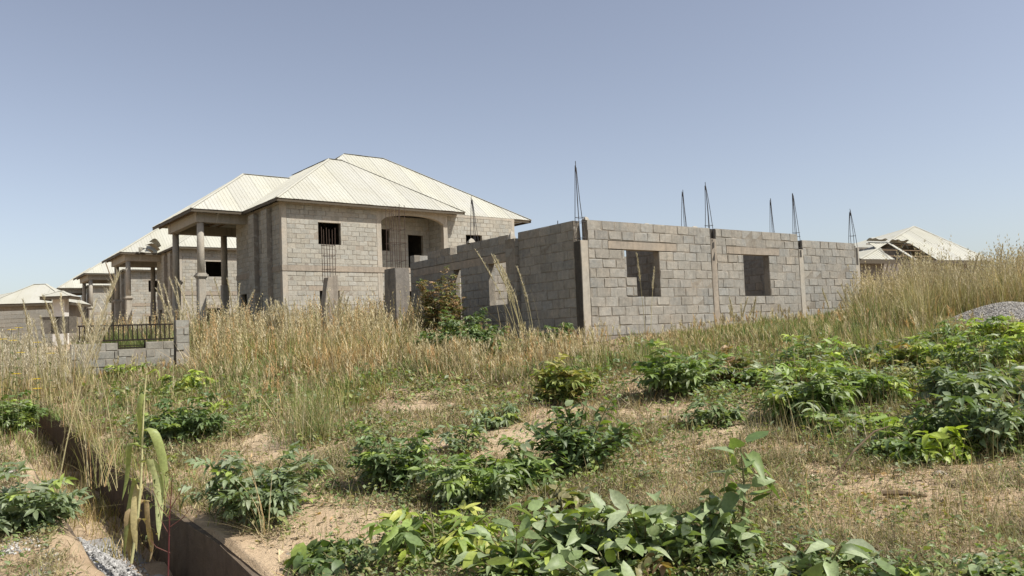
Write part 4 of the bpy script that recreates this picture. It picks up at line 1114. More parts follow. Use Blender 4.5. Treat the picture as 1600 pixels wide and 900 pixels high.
# short dry ground cover everywhere, thinner on the sandy patches
def cover():
    P, qx, qy = ground_pts_px(150000, -40, 1640, 500, 960)
    b = bare(qx, qy); nz = noise2(P[:, 0], P[:, 1], 1.6) * 0.6 + noise2(P[:, 0] + 7, P[:, 1] - 3, 4.0) * 0.4
    a, p = ap(P[:, 0], P[:, 1])
    keep = (rng.uniform(0, 1, len(P)) < (0.12 + 0.95 * np.clip((nz - 0.28) * 2.2, 0, 1)) * (1 - 0.97 * b)) & ~in_building(P[:, 0], P[:, 1]) & ~in_drain(P[:, 0], P[:, 1])
    P, qx, qy, nz = P[keep], qx[keep], qy[keep], nz[keep]; n = len(P)
    g = Grass(); d = P[:, 1]
    for k in range(4):
        flat = k < 3
        base = P + np.column_stack([rng.normal(0, 0.05, n), rng.normal(0, 0.05, n), rng.uniform(0.0, 0.03, n) if flat else np.full(n, -0.005)])
        L = rng.uniform(0.04, 0.15, n) * (0.6 + 0.8 * nz) * np.clip(d / 8, 0.8, 1.8)
        w = np.maximum(0.003, 0.0011 * d) * rng.uniform(0.6, 1.6, n)
        c = pal(DRY, n, 0.4)
        hi = rng.uniform(0, 1, n) < 0.12; c[hi] = pal(STRAW, hi.sum(), 0.2)
        gm = rng.uniform(0, 1, n) < 0.10 + 0.30 * noise2(P[:, 0] - 2, P[:, 1] + 5, 0.9)
        c[gm] = pal(np.concatenate([OLIVE, GREEN[:2]]), gm.sum(), 0.3)
        ln = rng.uniform(0.9, 1.6, n) if flat else rng.uniform(0.1, 0.9, n)
        g.blades(base, rng.uniform(0, 2 * math.pi, n), L, w, ln, rng.uniform(-0.5, 0.7, n) if flat else rng.uniform(0, 1.2, n), c, 2)
    # tiny broad weed leaves and litter
    sel = rng.uniform(0, 1, n) < 0.55; Q = P[sel]; m_ = len(Q)
    w = np.maximum(0.008, 0.0017 * Q[:, 1]) * rng.uniform(0.7, 1.6, m_)
    c = pal(np.concatenate([DRY, OLIVE, STRAW[:2], GREEN[:3]]), m_)
    g.blades(Q + np.column_stack([np.zeros((m_, 2)), rng.uniform(0.0, 0.05, m_)]), rng.uniform(0, 6.28, m_), w * 2.2, w, rng.uniform(0.7, 1.6, m_), rng.uniform(0, 0.8, m_), c, 2)
    o = g.build('ground_cover', None, 'stuff'); o['label'] = 'short dry weeds and grass stubble covering the ground'
cover()

def area_pts(n, x0, x1, y0, y1):
    x = rng.uniform(x0, x1, n); y = rng.uniform(y0, y1, n)
    return np.column_stack([x, y, zg(x, y)])
def inpoly(qx, qy, poly):
    ins = np.zeros(len(qx), bool); n = len(poly); j = n - 1
    for i in range(n):
        xi, yi = poly[i]; xj, yj = poly[j]
        c = ((yi > qy) != (yj > qy)) & (qx < (xj - xi) * (qy - yi) / (yj - yi + 1e-9) + xi)
        ins ^= c; j = i
    return ins
def pxv(P):
    v = P - EYE; z = v @ FWD
    return 800 + F_PX * (v @ RT) / z, 450 - F_PX * (v @ UP) / z

def field(name, label, P, hmin, hmax, palette, palette2, mix, bl=4, width=1.0, seedheads=0.0, lean=0.25, bend=0.8, headcol=None, clump=0.6, tip=None):
    nzz = noise2(P[:, 0] * 1.0 + 0.7 * np.sin(2.1 * P[:, 1]), P[:, 1], 2.2) * 0.6 + noise2(P[:, 0] - 9, P[:, 1] + 4, 0.7) * 0.4
    P = P[rng.uniform(0, 1, len(P)) < (1 - clump) + clump * np.clip((nzz - 0.3) * 3.0, 0, 1)]
    g = Grass(); n = len(P); d = P[:, 1]
    hz = 0.45 + 0.65 * noise2(P[:, 0], P[:, 1], 1.1) + 0.4 * noise2(P[:, 0] + 5, P[:, 1] - 2, 2.9)
    for k in range(bl):
        L = rng.uniform(hmin, hmax, n) * hz * rng.uniform(0.5, 1.0, n)
        w = np.maximum(0.004, 0.00085 * d) * rng.uniform(0.6, 1.6, n) * width
        c = pal(palette, n, 0.25); m_ = rng.uniform(0, 1, n) < mix * 2 * noise2(P[:, 0] + 3, P[:, 1], 0.8); c[m_] = pal(palette2, m_.sum(), 0.25)
        pt = np.clip((noise2(P[:, 0] * 0.9 + 4, P[:, 1] * 0.9, 1.3) - 0.45) * 3, 0, 1)[:, None]; c = c * (1 - pt) + c * np.array([1.05, 0.95, 0.80]) * pt
        base = P + np.column_stack([rng.normal(0, 0.07, n), rng.normal(0, 0.07, n), np.full(n, -0.01)])
        g.blades(base, rng.uniform(0, 2 * math.pi, n), L, w, np.abs(rng.normal(0, lean, n)), np.abs(rng.normal(0, bend, n)), c, 3, None if tip is None else pal(tip, n, 0.2))
    if seedheads > 0:
        sel = rng.uniform(0, 1, n) < seedheads; Q = P[sel]; m_ = len(Q)
        L = rng.uniform(0.9, 1.25, m_) * hmax * hz[sel]; az = rng.uniform(0, 6.28, m_); ln = np.abs(rng.normal(0, 0.12, m_)); bd = np.abs(rng.normal(0, 0.3, m_))
        w = np.maximum(0.004, 0.0006 * Q[:, 1])
        hc = pal(headcol if headcol is not None else STRAW, m_)
        g.blades(Q, az, L, w, ln, bd, hc * 0.9, 4)
        # feathery head: short bristles round the upper third
        for f in np.linspace(0.66, 1.0, 7):
            ang = ln + bd * 0.4 * f
            p = Q + np.column_stack([np.cos(az) * np.sin(ang) * L * f, np.sin(az) * np.sin(ang) * L * f, np.cos(ang) * L * f * 0.985])
            for r_ in range(3):
                g.blades(p + rng.normal(0, 0.01, (m_, 3)), rng.uniform(0, 6.28, m_), rng.uniform(0.06, 0.13, m_) * (1.25 - 0.5 * f), np.maximum(0.006, 0.0008 * Q[:, 1]), rng.uniform(0.2, 0.7, m_), rng.uniform(0, 0.5, m_), hc, 2)
    o = g.build(name, None, 'stuff'); o['label'] = label

def make_fields():
    # straw-coloured grass in front of the houses and round the low fence
    P = area_pts(70000, -16, 3.5, 11.5, 36); qx, qy = pxv(P)
    a, p = ap(P[:, 0], P[:, 1])
    ok = (p > 1.2) & ~in_building(P[:, 0], P[:, 1])
    reg = inpoly(qx, qy, [(300, 610), (330, 540), (380, 500), (420, 470), (640, 470), (660, 520), (820, 560), (930, 572), (930, 592), (800, 600), (640, 600), (560, 640), (520, 690), (400, 690), (360, 630)])
    kp = ok & reg & (rng.uniform(0, 1, len(P)) < np.clip((P[:, 1] - 9) / 8, 0.25, 1.0))
    Q = P[kp]; qxk = qx[kp]
    far = (Q[:, 1] > 17) & (qxk < 655)
    field('dry_grass', 'tall straw coloured dry grass between the houses and the weeds', Q[far], 0.5, 1.15, STRAW, np.concatenate([OLIVE, GREEN]), 0.5, 3, 1.6, 0.10, 0.5, 1.0)
    field('dry_grass', 'knee high dry grass in front of the roofless building', Q[~far], 0.2, 0.52, np.concatenate([STRAW, DRY]), np.concatenate([OLIVE, GREEN, GREEN]), 0.5, 4, 1.3, 0.10, 0.5, 1.0, clump=0.7)
    # green grass behind the railing and under the porch of the nearest house
    P = area_pts(26000, -22, -6, 24, 42); qx, qy = pxv(P); a, p = ap(P[:, 0], P[:, 1])
    ok = (p > 2.5) & ~in_building(P[:, 0], P[:, 1]) & inpoly(qx, qy, [(120, 560), (120, 500), (380, 495), (400, 540), (330, 560)])
    field('green_grass', 'rank green grass behind the iron railing and the porch', P[ok], 0.7, 1.4, GREEN * 0.75, np.concatenate([OLIVE, DRY]) * 0.85, 0.5, 4, 1.0, 0.05, 0.4, 0.9, clump=0.3)
    # weeds in front of the low fence and along the right bank of the drain
    P = area_pts(30000, -14, 0, 9, 27); qx, qy = pxv(P); a, p = ap(P[:, 0], P[:, 1])
    ok = (p > 0.45) & inpoly(qx, qy, [(90, 640), (90, 560), (330, 545), (360, 640), (300, 680), (200, 700)]) & (rng.uniform(0, 1, len(P)) < 0.25 + 0.75 * noise2(P[:, 0], P[:, 1], 1.7))
    field('weed_grass', 'brown and olive weeds in front of the low block wall', P[ok], 0.12, 0.42, np.concatenate([DRY, OLIVE]), GREEN, 0.35, 5, 1.3, 0.03, 0.5, 0.9)
    # left verge: greyish dry grass with plumes, closing over the far drain
    P = area_pts(60000, -30, -2, 5, 40); a, p = ap(P[:, 0], P[:, 1])
    ok = (p < 1.3) & (p > -9) & (((p < -1.05) & (a > 6.5)) | (a > 14.5)) & (rng.uniform(0, 1, len(P)) < np.clip((a - 4) / 8, 0.1, 1))
    Q = P[ok]; aa = a[ok]
    field('verge_grass', 'brown and olive weeds covering the mound on the left verge', Q[aa < 16], 0.25, 0.62, np.concatenate([DRY, OLIVE]), GREEN, 0.25, 5, 1.2, 0.05, 0.5, 0.9, headcol=np.array([[0.45, 0.39, 0.26], [0.38, 0.32, 0.2]]))
    field('verge_grass', 'grey dry plumed grass along the verge left of the railing', Q[aa >= 16], 0.5, 1.05, np.concatenate([DRY, STRAW[:4]]), OLIVE, 0.3, 5, 1.0, 0.30, 0.3, 0.7, headcol=np.array([[0.50, 0.44, 0.32], [0.42, 0.36, 0.24], [0.55, 0.50, 0.38]]))
    # tall olive and dry grass right of the roofless building
    P = area_pts(80000, 6, 34, 16, 42); qx, qy = pxv(P)
    ok = ~in_building(P[:, 0], P[:, 1]) & inpoly(qx, qy, [(1335, 560), (1335, 470), (1650, 440), (1650, 500), (1500, 520), (1470, 550)]) & ~((P[:, 1] < 19.6) & (qx > 1455))
    dd = P[ok]; hx = np.clip((qx[ok] - 1300) / 150, 0.55, 1.0)
    lo = hx < 0.8
    field('tall_grass', 'tall olive and tan grass right of the roofless building', dd[~lo], 0.95, 1.5, np.concatenate([OLIVE, GREEN, GREEN]), DRY, 0.2, 5, 1.0, 0.15, 0.25, 0.6, headcol=np.array([[0.42, 0.36, 0.22], [0.50, 0.43, 0.28], [0.36, 0.29, 0.18]]), clump=0.3, tip=np.concatenate([STRAW, OLIVE]))
    field('tall_grass', 'olive grass at the right end of the street wall', dd[lo], 0.6, 1.1, np.concatenate([OLIVE, GREEN, STRAW[:4]]), DRY, 0.25, 5, 1.0, 0.12, 0.3, 0.7, headcol=np.array([[0.45, 0.37, 0.22], [0.54, 0.45, 0.28]]))
    # green grass along the foot of the street wall
    P = area_pts(60000, 1, 22, 11, 30); qx, qy = pxv(P)
    ok = ~in_building(P[:, 0], P[:, 1]) & inpoly(qx, qy, [(960, 575), (1000, 540), (1130, 518), (1250, 505), (1340, 478), (1480, 515), (1640, 535), (1640, 560), (1480, 590), (1280, 600), (1180, 575), (1080, 585)])
    field('bank_grass', 'green grass on the bank below the street wall', P[ok], 0.12, 0.42, np.concatenate([GREEN, GREEN, OLIVE]), STRAW, 0.15, 5, 1.1, 0.03, 0.45, 0.9)
    P, qx, qy = ground_pts_px(900, 1180, 1640, 540, 720)
    field('dead_stalks', 'thin dead stalks standing through the right thicket', P, 0.3, 0.75, np.concatenate([STRAW, DRY]), OLIVE, 0.3, 3, 0.7, 0.0, 0.3, 0.5)
    P = area_pts(26000, -4, 5, 13, 23); qx, qy = pxv(P)
    ok = ~in_building(P[:, 0], P[:, 1]) & inpoly(qx, qy, [(625, 545), (700, 540), (830, 556), (930, 566), (965, 576), (930, 592), (780, 600), (640, 600)])
    field('wall_grass', 'tangled straw and olive grass before the shaded wall of the roofless building', P[ok], 0.22, 0.55, np.concatenate([STRAW, DRY[:3]]), np.concatenate([OLIVE, GREEN, GREEN]), 0.55, 4, 1.3, 0.15, 0.5, 0.9, clump=0.7)
    a = rng.uniform(3.0, 15, 1100); p = rng.uniform(-0.78, -0.03, 1100); x, y = xy(a, p)
    field('drain_weeds', 'withered weeds and litter on the drain floor', np.column_stack([x, y, GRADE * a - 0.6]), 0.08, 0.4, np.concatenate([DRY, STRAW[:3]]), OLIVE, 0.4, 5, 1.0, 0.0, 0.8, 0.9)
    a = rng.uniform(1.5, 15, 900); p = rng.choice([-0.88, 0.07], 900, p=[0.35, 0.65]) + rng.normal(0, 0.06, 900); p = np.where((p > -0.8) & (p < 0.03), 0.06, p); x, y = xy(a, p)
    field('lip_weeds', 'dry weeds hanging over the edges of the drain', np.column_stack([x, y, zg(x, y)]), 0.10, 0.42, np.concatenate([DRY, OLIVE]), GREEN, 0.4, 5, 0.9, 0.0, 0.9, 0.9, clump=0.9)
    # sparse standing stems over the weeds
    P, qx, qy = ground_pts_px(4200, 150, 1600, 560, 880)
    kp = ~in_building(P[:, 0], P[:, 1]) & ~in_drain(P[:, 0], P[:, 1]) & (rng.uniform(0, 1, len(P)) < 0.7 * (1 - bare(qx, qy)))
    field('sparse_grass', 'scattered thin dry grass among the weeds', P[kp], 0.12, 0.40, np.concatenate([STRAW, DRY]), OLIVE, 0.5, 6, 0.7, 0.0, 0.5, 0.7)
make_fields()

def low_weeds():
    P, qx, qy = ground_pts_px(20000, -20, 1620, 548, 950)
    band = inpoly(qx, qy, [(120, 620), (380, 600), (840, 575), (1000, 565), (1640, 520), (1640, 720), (1350, 725), (1180, 700), (1000, 625), (860, 640), (700, 690), (620, 700), (420, 720), (240, 740)])
    near = np.zeros(len(P))
    for (sx, sy, sr) in SHRUBS: near = np.maximum(near, np.exp(-((P[:, 0] - sx) ** 2 + (P[:, 1] - sy) ** 2) / (1.15 * sr + 0.1) ** 2))
    nz = np.clip((noise2(P[:, 0], P[:, 1], 1.9) * 0.6 + noise2(P[:, 0] + 2, P[:, 1] + 8, 4.4) * 0.4 - 0.35) * 3, 0, 1)
    pr = (0.13 + 0.6 * band) * nz * (1 - 0.85 * bare(qx, qy)) + 0.45 * near * (1 - 0.8 * bare(qx, qy))
    kp = (rng.uniform(0, 1, len(P)) < pr) & ~in_building(P[:, 0], P[:, 1]) & ~in_drain(P[:, 0], P[:, 1])
    P = P[kp]; n = len(P); k = 11
    B = np.repeat(P, k, 0); m_ = n * k; sc = np.repeat(np.clip(P[:, 1] / 9, 0.75, 1.9) * rng.uniform(0.6, 1.3, n), k)
    az = rng.uniform(0, 6.28, m_); el = rng.uniform(-0.3, 0.9, m_)
    D = np.column_stack([np.cos(az) * np.cos(el), np.sin(az) * np.cos(el), np.sin(el)])
    B = B + np.column_stack([rng.normal(0, 0.06, m_), rng.normal(0, 0.06, m_), rng.uniform(0.01, 0.15, m_)]) * sc[:, None]
    Nn = np.column_stack([rng.normal(0, 0.4, m_), rng.normal(0, 0.4, m_), np.ones(m_)])
    X = np.cross(D, Nn); X /= np.linalg.norm(X, axis=1)[:, None]; Z = np.cross(X, D)
    L = (rng.uniform(0.03, 0.075, m_) * sc)[:, None]
    V = np.stack([B, B + L * (0.45 * D - 0.27 * X + 0.06 * Z), B + L * (0.5 * D - 0.02 * Z), B + L * (0.45 * D + 0.27 * X + 0.06 * Z), B + L * (D - 0.15 * Z)], 1)
    T = np.array([[0, 2, 1], [0, 3, 2], [1, 2, 4], [2, 3, 4]])
    TT = (np.arange(m_)[:, None, None] * 5 + T[None]).reshape(-1, 3)
    WP = np.array([[0.15, 0.21, 0.07], [0.21, 0.27, 0.09], [0.11, 0.155, 0.055], [0.26, 0.28, 0.10], [0.24, 0.21, 0.10], [0.20, 0.235, 0.13]])
    c = WP[np.repeat(rng.integers(0, 6, n), k)] * rng.uniform(0.75, 1.25, (m_, 1))
    o = link('low_weeds', mesh_np('low_weeds', V.reshape(-1, 3), [TT], M['leaf_attr'], np.repeat(c, 5, 0)), None, 'stuff')
    o['label'] = 'small green weeds filling the ground between the shrubs'
low_weeds()

# ------------------------------------------------------------------ single grasses one can point at
def tuft(name, label, qx, qy, n, hpx, palette, lean=0.45, bend=0.6, spread=0.08, w=0.006, heads=0, depth=None, cat='grass tuft', az0=None, headlen=0.35, group=None, top=None, big=1.0):
    P = onground(qx, qy) if depth is None else at(qx, qy, depth)
    if depth is not None: P[2] = float(zg(P[0], P[1]))
    h = hpx * P[1] / F_PX if top is None else max(at(qx, top, P[1])[2] - P[2], 0.3)
    root = empty(name, (P[0], P[1], P[2]), 0, label, cat, group)
    g = Grass(); base = np.column_stack([rng.normal(0, spread, n), rng.normal(0, spread, n), np.full(n, -0.02)])
    az = rng.uniform(0, 6.28, n) if az0 is None else az0 + rng.normal(0, 0.6, n)
    g.blades(base, az, h * (rng.uniform(0.5, 1.1, n) if top is None else rng.uniform(0.3, 0.72, n)), np.maximum(w, 0.0006 * P[1]) * rng.uniform(0.7, 1.3, n), np.abs(rng.normal(0, lean, n)), np.abs(rng.normal(0, bend, n)), pal(palette, n), 5)
    g.build('blades', root)
    for k in range(heads):
        az = rng.uniform(0, 6.28) if az0 is None else az0 + rng.normal(0, 0.5); ln = abs(rng.normal(0.10, 0.10)); H = h * (rng.uniform(0.85, 1.15) if top is None else rng.uniform(0.78, 1.03))
        pts = []; p = np.array([rng.normal(0, spread), rng.normal(0, spread), 0.0]); a_ = ln
        for i in range(9):
            pts.append(p.copy()); st = H / 8
            p = p + np.array([math.cos(az) * math.sin(a_), math.sin(az) * math.sin(a_), math.cos(a_)]) * st; a_ += 0.015 + 0.045 * rng.uniform()
        sm = MB().tube(pts, np.linspace(0.006, 0.002, 9) * max(1.0, P[1] / 14), 5, False).build('stem', M['stem'], root); sm.color = (0.36, 0.31, 0.16, 1)
        hg = Grass(); pts = np.array(pts); m_ = int(170 * big)
        t = 1 - headlen * rng.uniform(0, 1, m_); idx = t * 8; i0 = np.minimum(idx.astype(int), 7); f = (idx - i0)[:, None]
        q = pts[i0] * (1 - f) + pts[i0 + 1] * f
        hc = pal(np.array([[0.56, 0.50, 0.36], [0.48, 0.42, 0.28], [0.63, 0.57, 0.43]]), m_)
        hg.blades(q, az + rng.normal(0, 1.5, m_), big * rng.uniform(0.04, 0.12, m_) * (1.1 - 0.4 * (t - 1 + headlen) / headlen), np.full(m_, max(0.006, 0.0007 * P[1])), rng.uniform(0.1, 0.6, m_), rng.uniform(0.1, 0.9, m_), hc, 2)
        hg.build('seed_head', root)
    return root
tuft('grass_tuft', 'spiky green and straw grass tuft in the middle left', 485, 690, 420, 115, np.concatenate([OLIVE, STRAW[:3], GREEN]), 0.45, 0.7, 0.2, 0.007)
tuft('grass_tuft', 'dry pale grass tuft lying over the drain edge', 415, 838, 26, 120, STRAW, 0.75, 0.5, 0.03, 0.006, az0=math.pi * 1.05)
tuft('grass_tuft', 'thin upright grass tuft left of the leafy sapling', 1055, 850, 26, 170, np.concatenate([OLIVE, STRAW]), 0.22, 0.3, 0.06, 0.005)
tuft('grass_tuft', 'green grass tuft in front of the broad leaved shrubs', 1085, 890, 18, 120, OLIVE, 0.6, 0.5, 0.04, 0.006)
tuft('plume_grass', 'tall plumed grass standing in front of the far house row', 122, 690, 30, 190, np.concatenate([STRAW, OLIVE]), 0.18, 0.5, 0.12, 0.008, 8, depth=14.0, headlen=0.45, top=455, big=1.4)
tuft('plume_grass', 'pale plumed grass beside the left end of the railing', 70, 640, 30, 130, np.concatenate([DRY, OLIVE]), 0.2, 0.5, 0.3, 0.008, 9, depth=17.0, headlen=0.42, top=470, big=1.2)
tuft('plume_grass', 'tallest plumed stalk at the left, rising from the drain bank above the far roofs', 82, 790, 5, 130, OLIVE, 0.5, 0.8, 0.03, 0.007, 1, depth=7.4, headlen=0.42, top=420, big=1.9, az0=0.2)
tuft('plume_grass', 'second tall stalk rising from the drain before the railing', 176, 720, 4, 130, OLIVE, 0.4, 0.8, 0.03, 0.007, 1, depth=8.4, headlen=0.25, top=440, big=1.2, az0=2.5)
tuft('plume_grass', 'cluster of plumed stalks leaning over the shaded wall of the roofless building', 815, 520, 16, 130, STRAW, 0.25, 0.4, 0.16, 0.008, 8, depth=18.1, az0=2.9, headlen=0.45, top=375, big=1.1)
tuft('plume_grass', 'drooping silvery plumed grass in front of the porch of the nearest house', 440, 545, 40, 110, STRAW, 0.5, 0.6, 0.2, 0.009, 16, depth=24.0, az0=2.7, headlen=0.5, top=462, big=1.7)
tuft('plume_grass', 'plumed stalks before the left porch column of the nearest house', 290, 540, 20, 110, np.concatenate([OLIVE, STRAW]), 0.3, 0.4, 0.2, 0.009, 8, depth=26.0, az0=2.6, headlen=0.5, top=420, big=1.6)
tuft('plume_grass', 'plumed stalks in front of the third porch column', 360, 545, 16, 105, STRAW, 0.2, 0.4, 0.2, 0.009, 5, depth=27.0, headlen=0.5, top=420, big=1.4)
tuft('plume_grass', 'short plumed stalks before the broken column stub', 525, 545, 20, 70, STRAW, 0.3, 0.5, 0.2, 0.009, 6, depth=22.0, headlen=0.5, top=455, big=1.3)
tuft('plume_grass', 'tall thin stalks rising against the sky at the right edge', 1565, 470, 14, 120, np.concatenate([OLIVE, STRAW]), 0.2, 0.3, 0.6, 0.008, 9, depth=20.0, headlen=0.3, top=378)
tuft('plume_grass', 'reddish seeding grass at the foot of the second window', 1165, 560, 24, 65, STRAW, 0.3, 0.4, 0.3, 0.008, 6, depth=18.5, headlen=0.5, top=465)
tuft('plume_grass', 'thin dead branching stalk before the first window', 1012, 560, 5, 130, DRY, 0.25, 0.2, 0.05, 0.006, 2, depth=17.0, headlen=0.3, top=395)
tuft('plume_grass', 'pale plumed stalks at the right end of the street wall', 1330, 540, 24, 65, STRAW, 0.3, 0.4, 0.4, 0.008, 9, depth=20.0, headlen=0.5, top=440, big=1.2)
tuft('drain_reed', 'clump of green and straw reeds growing out of the drain', 150, 760, 34, 160, np.concatenate([OLIVE, STRAW]), 0.35, 0.8, 0.07, 0.009, 2, depth=8.6, headlen=0.05)
tuft('grass_stalk', 'single long thin grass stalk over the sandy patch on the right', 1320, 880, 3, 260, STRAW, 0.10, 0.25, 0.02, 0.006, 0, az0=math.pi)

# ------------------------------------------------------------------ withered maize stalk, red weed, yellow flowers
def ribbon(pts, w, side, fold=0.25):
    pts = np.asarray(pts, float); n = len(pts); V = []
    side = unit(np.asarray(side, float))
    for i in range(n):
        t = i / (n - 1); ww = w * (math.sin(math.pi * min(0.12 + t * 0.88, 1.0)) ** 0.7)
        d = unit(pts[min(i + 1, n - 1)] - pts[max(i - 1, 0)]); nn = np.cross(side, d)
        V += [pts[i] - side * ww / 2 + nn * ww * fold, pts[i], pts[i] + side * ww / 2 + nn * ww * fold]
    Q = [[3 * i + j, 3 * i + j + 1, 3 * i + 4 + j, 3 * i + 3 + j] for i in range(n - 1) for j in range(2)]
    return V, Q
def maize():
    d = 6.3
    b = at(205, 880, d); top = at(233, 578, d)
    root = empty('maize_stalk', tuple(b), 0, 'withered yellow-green maize stalk with hanging leaves growing in the drain', 'plant')
    up = top - b
    def on(t, dx=0, dz=0, dy=0): return up * t + np.array([0.02 * math.sin(5 * t) + dx, dy, dz])
    s = MB().tube([on(t) for t in np.linspace(0, 1, 9)], np.linspace(0.013, 0.005, 9), 7, False).build('stalk', M['stem'], root, smooth=True); s.color = (0.42, 0.40, 0.20, 1)
    H = up[2]
    leaves = [  # start t, sideways reach, end drop, width, colour
        (0.97, 0.12, -0.02, 0.055, (0.33, 0.38, 0.12)), (0.86, -0.05, -0.42, 0.075, (0.30, 0.34, 0.11)), (0.68, 0.17, -0.55, 0.075, (0.31, 0.35, 0.13)), (0.60, -0.16, -0.42, 0.07, (0.25, 0.29, 0.09)),
        (0.52, 0.14, -0.62, 0.08, (0.40, 0.42, 0.20)), (0.42, -0.13, -0.62, 0.075, (0.28, 0.30, 0.10)), (0.38, -0.04, -0.5, 0.07, (0.45, 0.38, 0.19)), (0.30, 0.08, -0.45, 0.065, (0.40, 0.29, 0.15)), (0.26, -0.09, -0.4, 0.06, (0.36, 0.27, 0.15)), (0.20, 0.10, -0.30, 0.06, (0.42, 0.32, 0.18))]
    for i, (t, rx, dz, w, c) in enumerate(leaves):
        p0 = on(t); pts = []
        for u in np.linspace(0, 1, 9):
            x = rx * (1 - (1 - u) ** 2.2); z = 0.16 * math.sin(math.pi * min(u * 1.3, 1)) * (0.6 if dz < -0.1 else 0.3) + dz * u ** 1.6
            pts.append(p0 + np.array([x, 0.03 * math.sin(7 * u + i), z]))
        V, Q = ribbon(pts, w, (0.25 + 0.1 * (i % 3), 1.0 if i % 2 else -0.8, 0.1) if i in (0,) else (0.9, 0.5 * (-1) ** i, 0.0), 0.22)
        m = MB(); m.add(V, Q); o = m.build('leaf', M['leaf_obj'], root, smooth=True); o.color = (*c, 1)
maize()
def red_weed():
    d = 5.6; b = at(262, 905, d); root = empty('red_stemmed_weed', tuple(b), 0, 'small weed with a thin red stem in the drain beside the maize', 'plant')
    H = 0.72
    m = MB(); m.tube([(0, 0, -0.1), (0.01, 0, 0.2), (0.02, 0, 0.45), (0.045, 0, H)], [0.006, 0.005, 0.004, 0.0025], 5)
    o = m.build('stem', M['stem'], root); o.color = (0.10, 0.028, 0.028, 1)
    tips = []
    for (z, dx, dz) in ((0.18, -0.16, 0.10), (0.3, -0.10, 0.24), (0.36, 0.16, 0.14), (0.42, -0.12, 0.2), (0.48, 0.1, 0.2), (0.55, -0.05, 0.17)):
        e = np.array([0.02 + dx, rng.uniform(-0.05, 0.05), z + dz]); tips.append(e)
        q = MB().tube([(0.02, 0, z), (0.02 + dx * 0.6, 0, z + dz * 0.45), e], [0.004, 0.003, 0.002], 4).build('branch', M['stem'], root); q.color = (0.11, 0.045, 0.035, 1)
    J = []; T = []; nv = 0; C = []
    for e in tips + [np.array([0.045, 0, H])] * 2:
        for k in range(14):
            V, t_ = LEAF_N[k % 5]; L = rng.uniform(0.015, 0.045); J.append((V * L) @ frame(rng.normal(0, 1, 3), np.array([0, 0, 1]) + rng.normal(0, .3, 3)).T + e + rng.normal(0, 0.035, 3)); T.append(t_ + nv); nv += len(V)
            C.append(np.tile([(0.16, 0.15, 0.06), (0.25, 0.20, 0.09), (0.1, 0.12, 0.04)][k % 3], (len(V), 1)))
    link('foliage', mesh_np('foliage', np.concatenate(J), [np.concatenate(T)], M['leaf_attr'], np.concatenate(C)), root, 'stuff')
red_weed()
def flowers():
    spots = [(18, 515, 12.5), (29, 512, 12.8), (4, 530, 12.0), (20, 532, 12.2), (58, 535, 13.0), (32, 551, 12.0), (26, 584, 11.5), (57, 592, 12.0), (58, 607, 11.5), (80, 552, 13.5)]
    names = ['topmost of the left verge', 'right beside the topmost one', 'at the very left edge', 'below the topmost pair', 'nearest the tall plumed grass', 'in the middle of the verge', 'over the brown mound', 'low, above the drain end', 'lowest, beside the drain end', 'behind the plumed grass']
    for (qx, qy, d), nm in zip(spots, names):
        P = at(qx, qy, d); z = float(zg(P[0], P[1])); h = max(P[2] - z, 0.15)
        root = empty('yellow_flower', (P[0], P[1], z), 0, 'yellow daisy on a thin green stalk, ' + nm, 'flower', 'yellow flowers on the left verge')
        s = MB().tube([(0, 0, 0), (rng.uniform(-.05, .05), 0, h * 0.5), (0, 0, h)], 0.004, 4).build('stalk', M['stem'], root); s.color = (0.12, 0.14, 0.05, 1)
        J = []; T = []; nv = 0
        for k in range(10):
            V, t_ = LEAF_B[0]; a = 2 * math.pi * k / 10
            J.append((V * np.array([0.8, 1, 1]) * 0.07) @ frame(np.array([math.cos(a), math.sin(a), 0.15]), np.array([0, 0, 1.0])).T + np.array([0, 0, h])); T.append(t_ + nv); nv += len(V)
        o = link('petals', mesh_np('petals', np.concatenate(J), [np.concatenate(T)], M['leaf_obj']), root); o.color = (0.62, 0.44, 0.01, 1)
        J = []; T = []; nv = 0
        for k in range(8):
            V, t_ = LEAF_N[k % 5]; J.append((V * 0.09) @ frame(np.array([*rng.normal(0, 1, 2), 0.3]), np.array([0, 0, 1.0])).T + np.array([0, 0, h * rng.uniform(0.3, 0.85)])); T.append(t_ + nv); nv += len(V)
        o = link('foliage', mesh_np('foliage', np.concatenate(J), [np.concatenate(T)], M['leaf_obj']), root, 'stuff'); o.color = (0.08, 0.10, 0.035, 1)
flowers()

# ------------------------------------------------------------------ gravel, stones, sticks
def stones(n, cx, cy, cz, size, col0, mat_name):
    base = np.array([[1, 0, 0], [-1, 0, 0], [0, 1, 0], [0, -1, 0], [0, 0, 1], [0, 0, -1]], float)
    T = np.array([[0, 2, 4], [2, 1, 4], [1, 3, 4], [3, 0, 4], [2, 0, 5], [1, 2, 5], [3, 1, 5], [0, 3, 5]])
    V = base[None] * rng.uniform(0.6, 1.2, (n, 6, 1)) * (size * rng.uniform(0.5, 1.3, n))[:, None, None]
    a = rng.uniform(0, 6.28, n); c, s = np.cos(a)[:, None], np.sin(a)[:, None]
    t = rng.uniform(-1, 1, n); c2, s2 = np.cos(t)[:, None], np.sin(t)[:, None]
    x = V[:, :, 0] * c - V[:, :, 1] * s; y = V[:, :, 0] * s + V[:, :, 1] * c; z = V[:, :, 2] * 0.8
    y, z = y * c2 - z * s2, y * s2 + z * c2
    V = np.stack([x + cx[:, None], y + cy[:, None], z + cz[:, None]], -1).reshape(-1, 3)
    F_ = (np.arange(n)[:, None, None] * 6 + T[None]).reshape(-1, 3)
    col = np.repeat(np.asarray(col0)[None] * rng.uniform(0.55, 1.35, (n, 1)), 6, 0)
    return mesh_np(mat_name, V, [F_], M['gravel'], col)
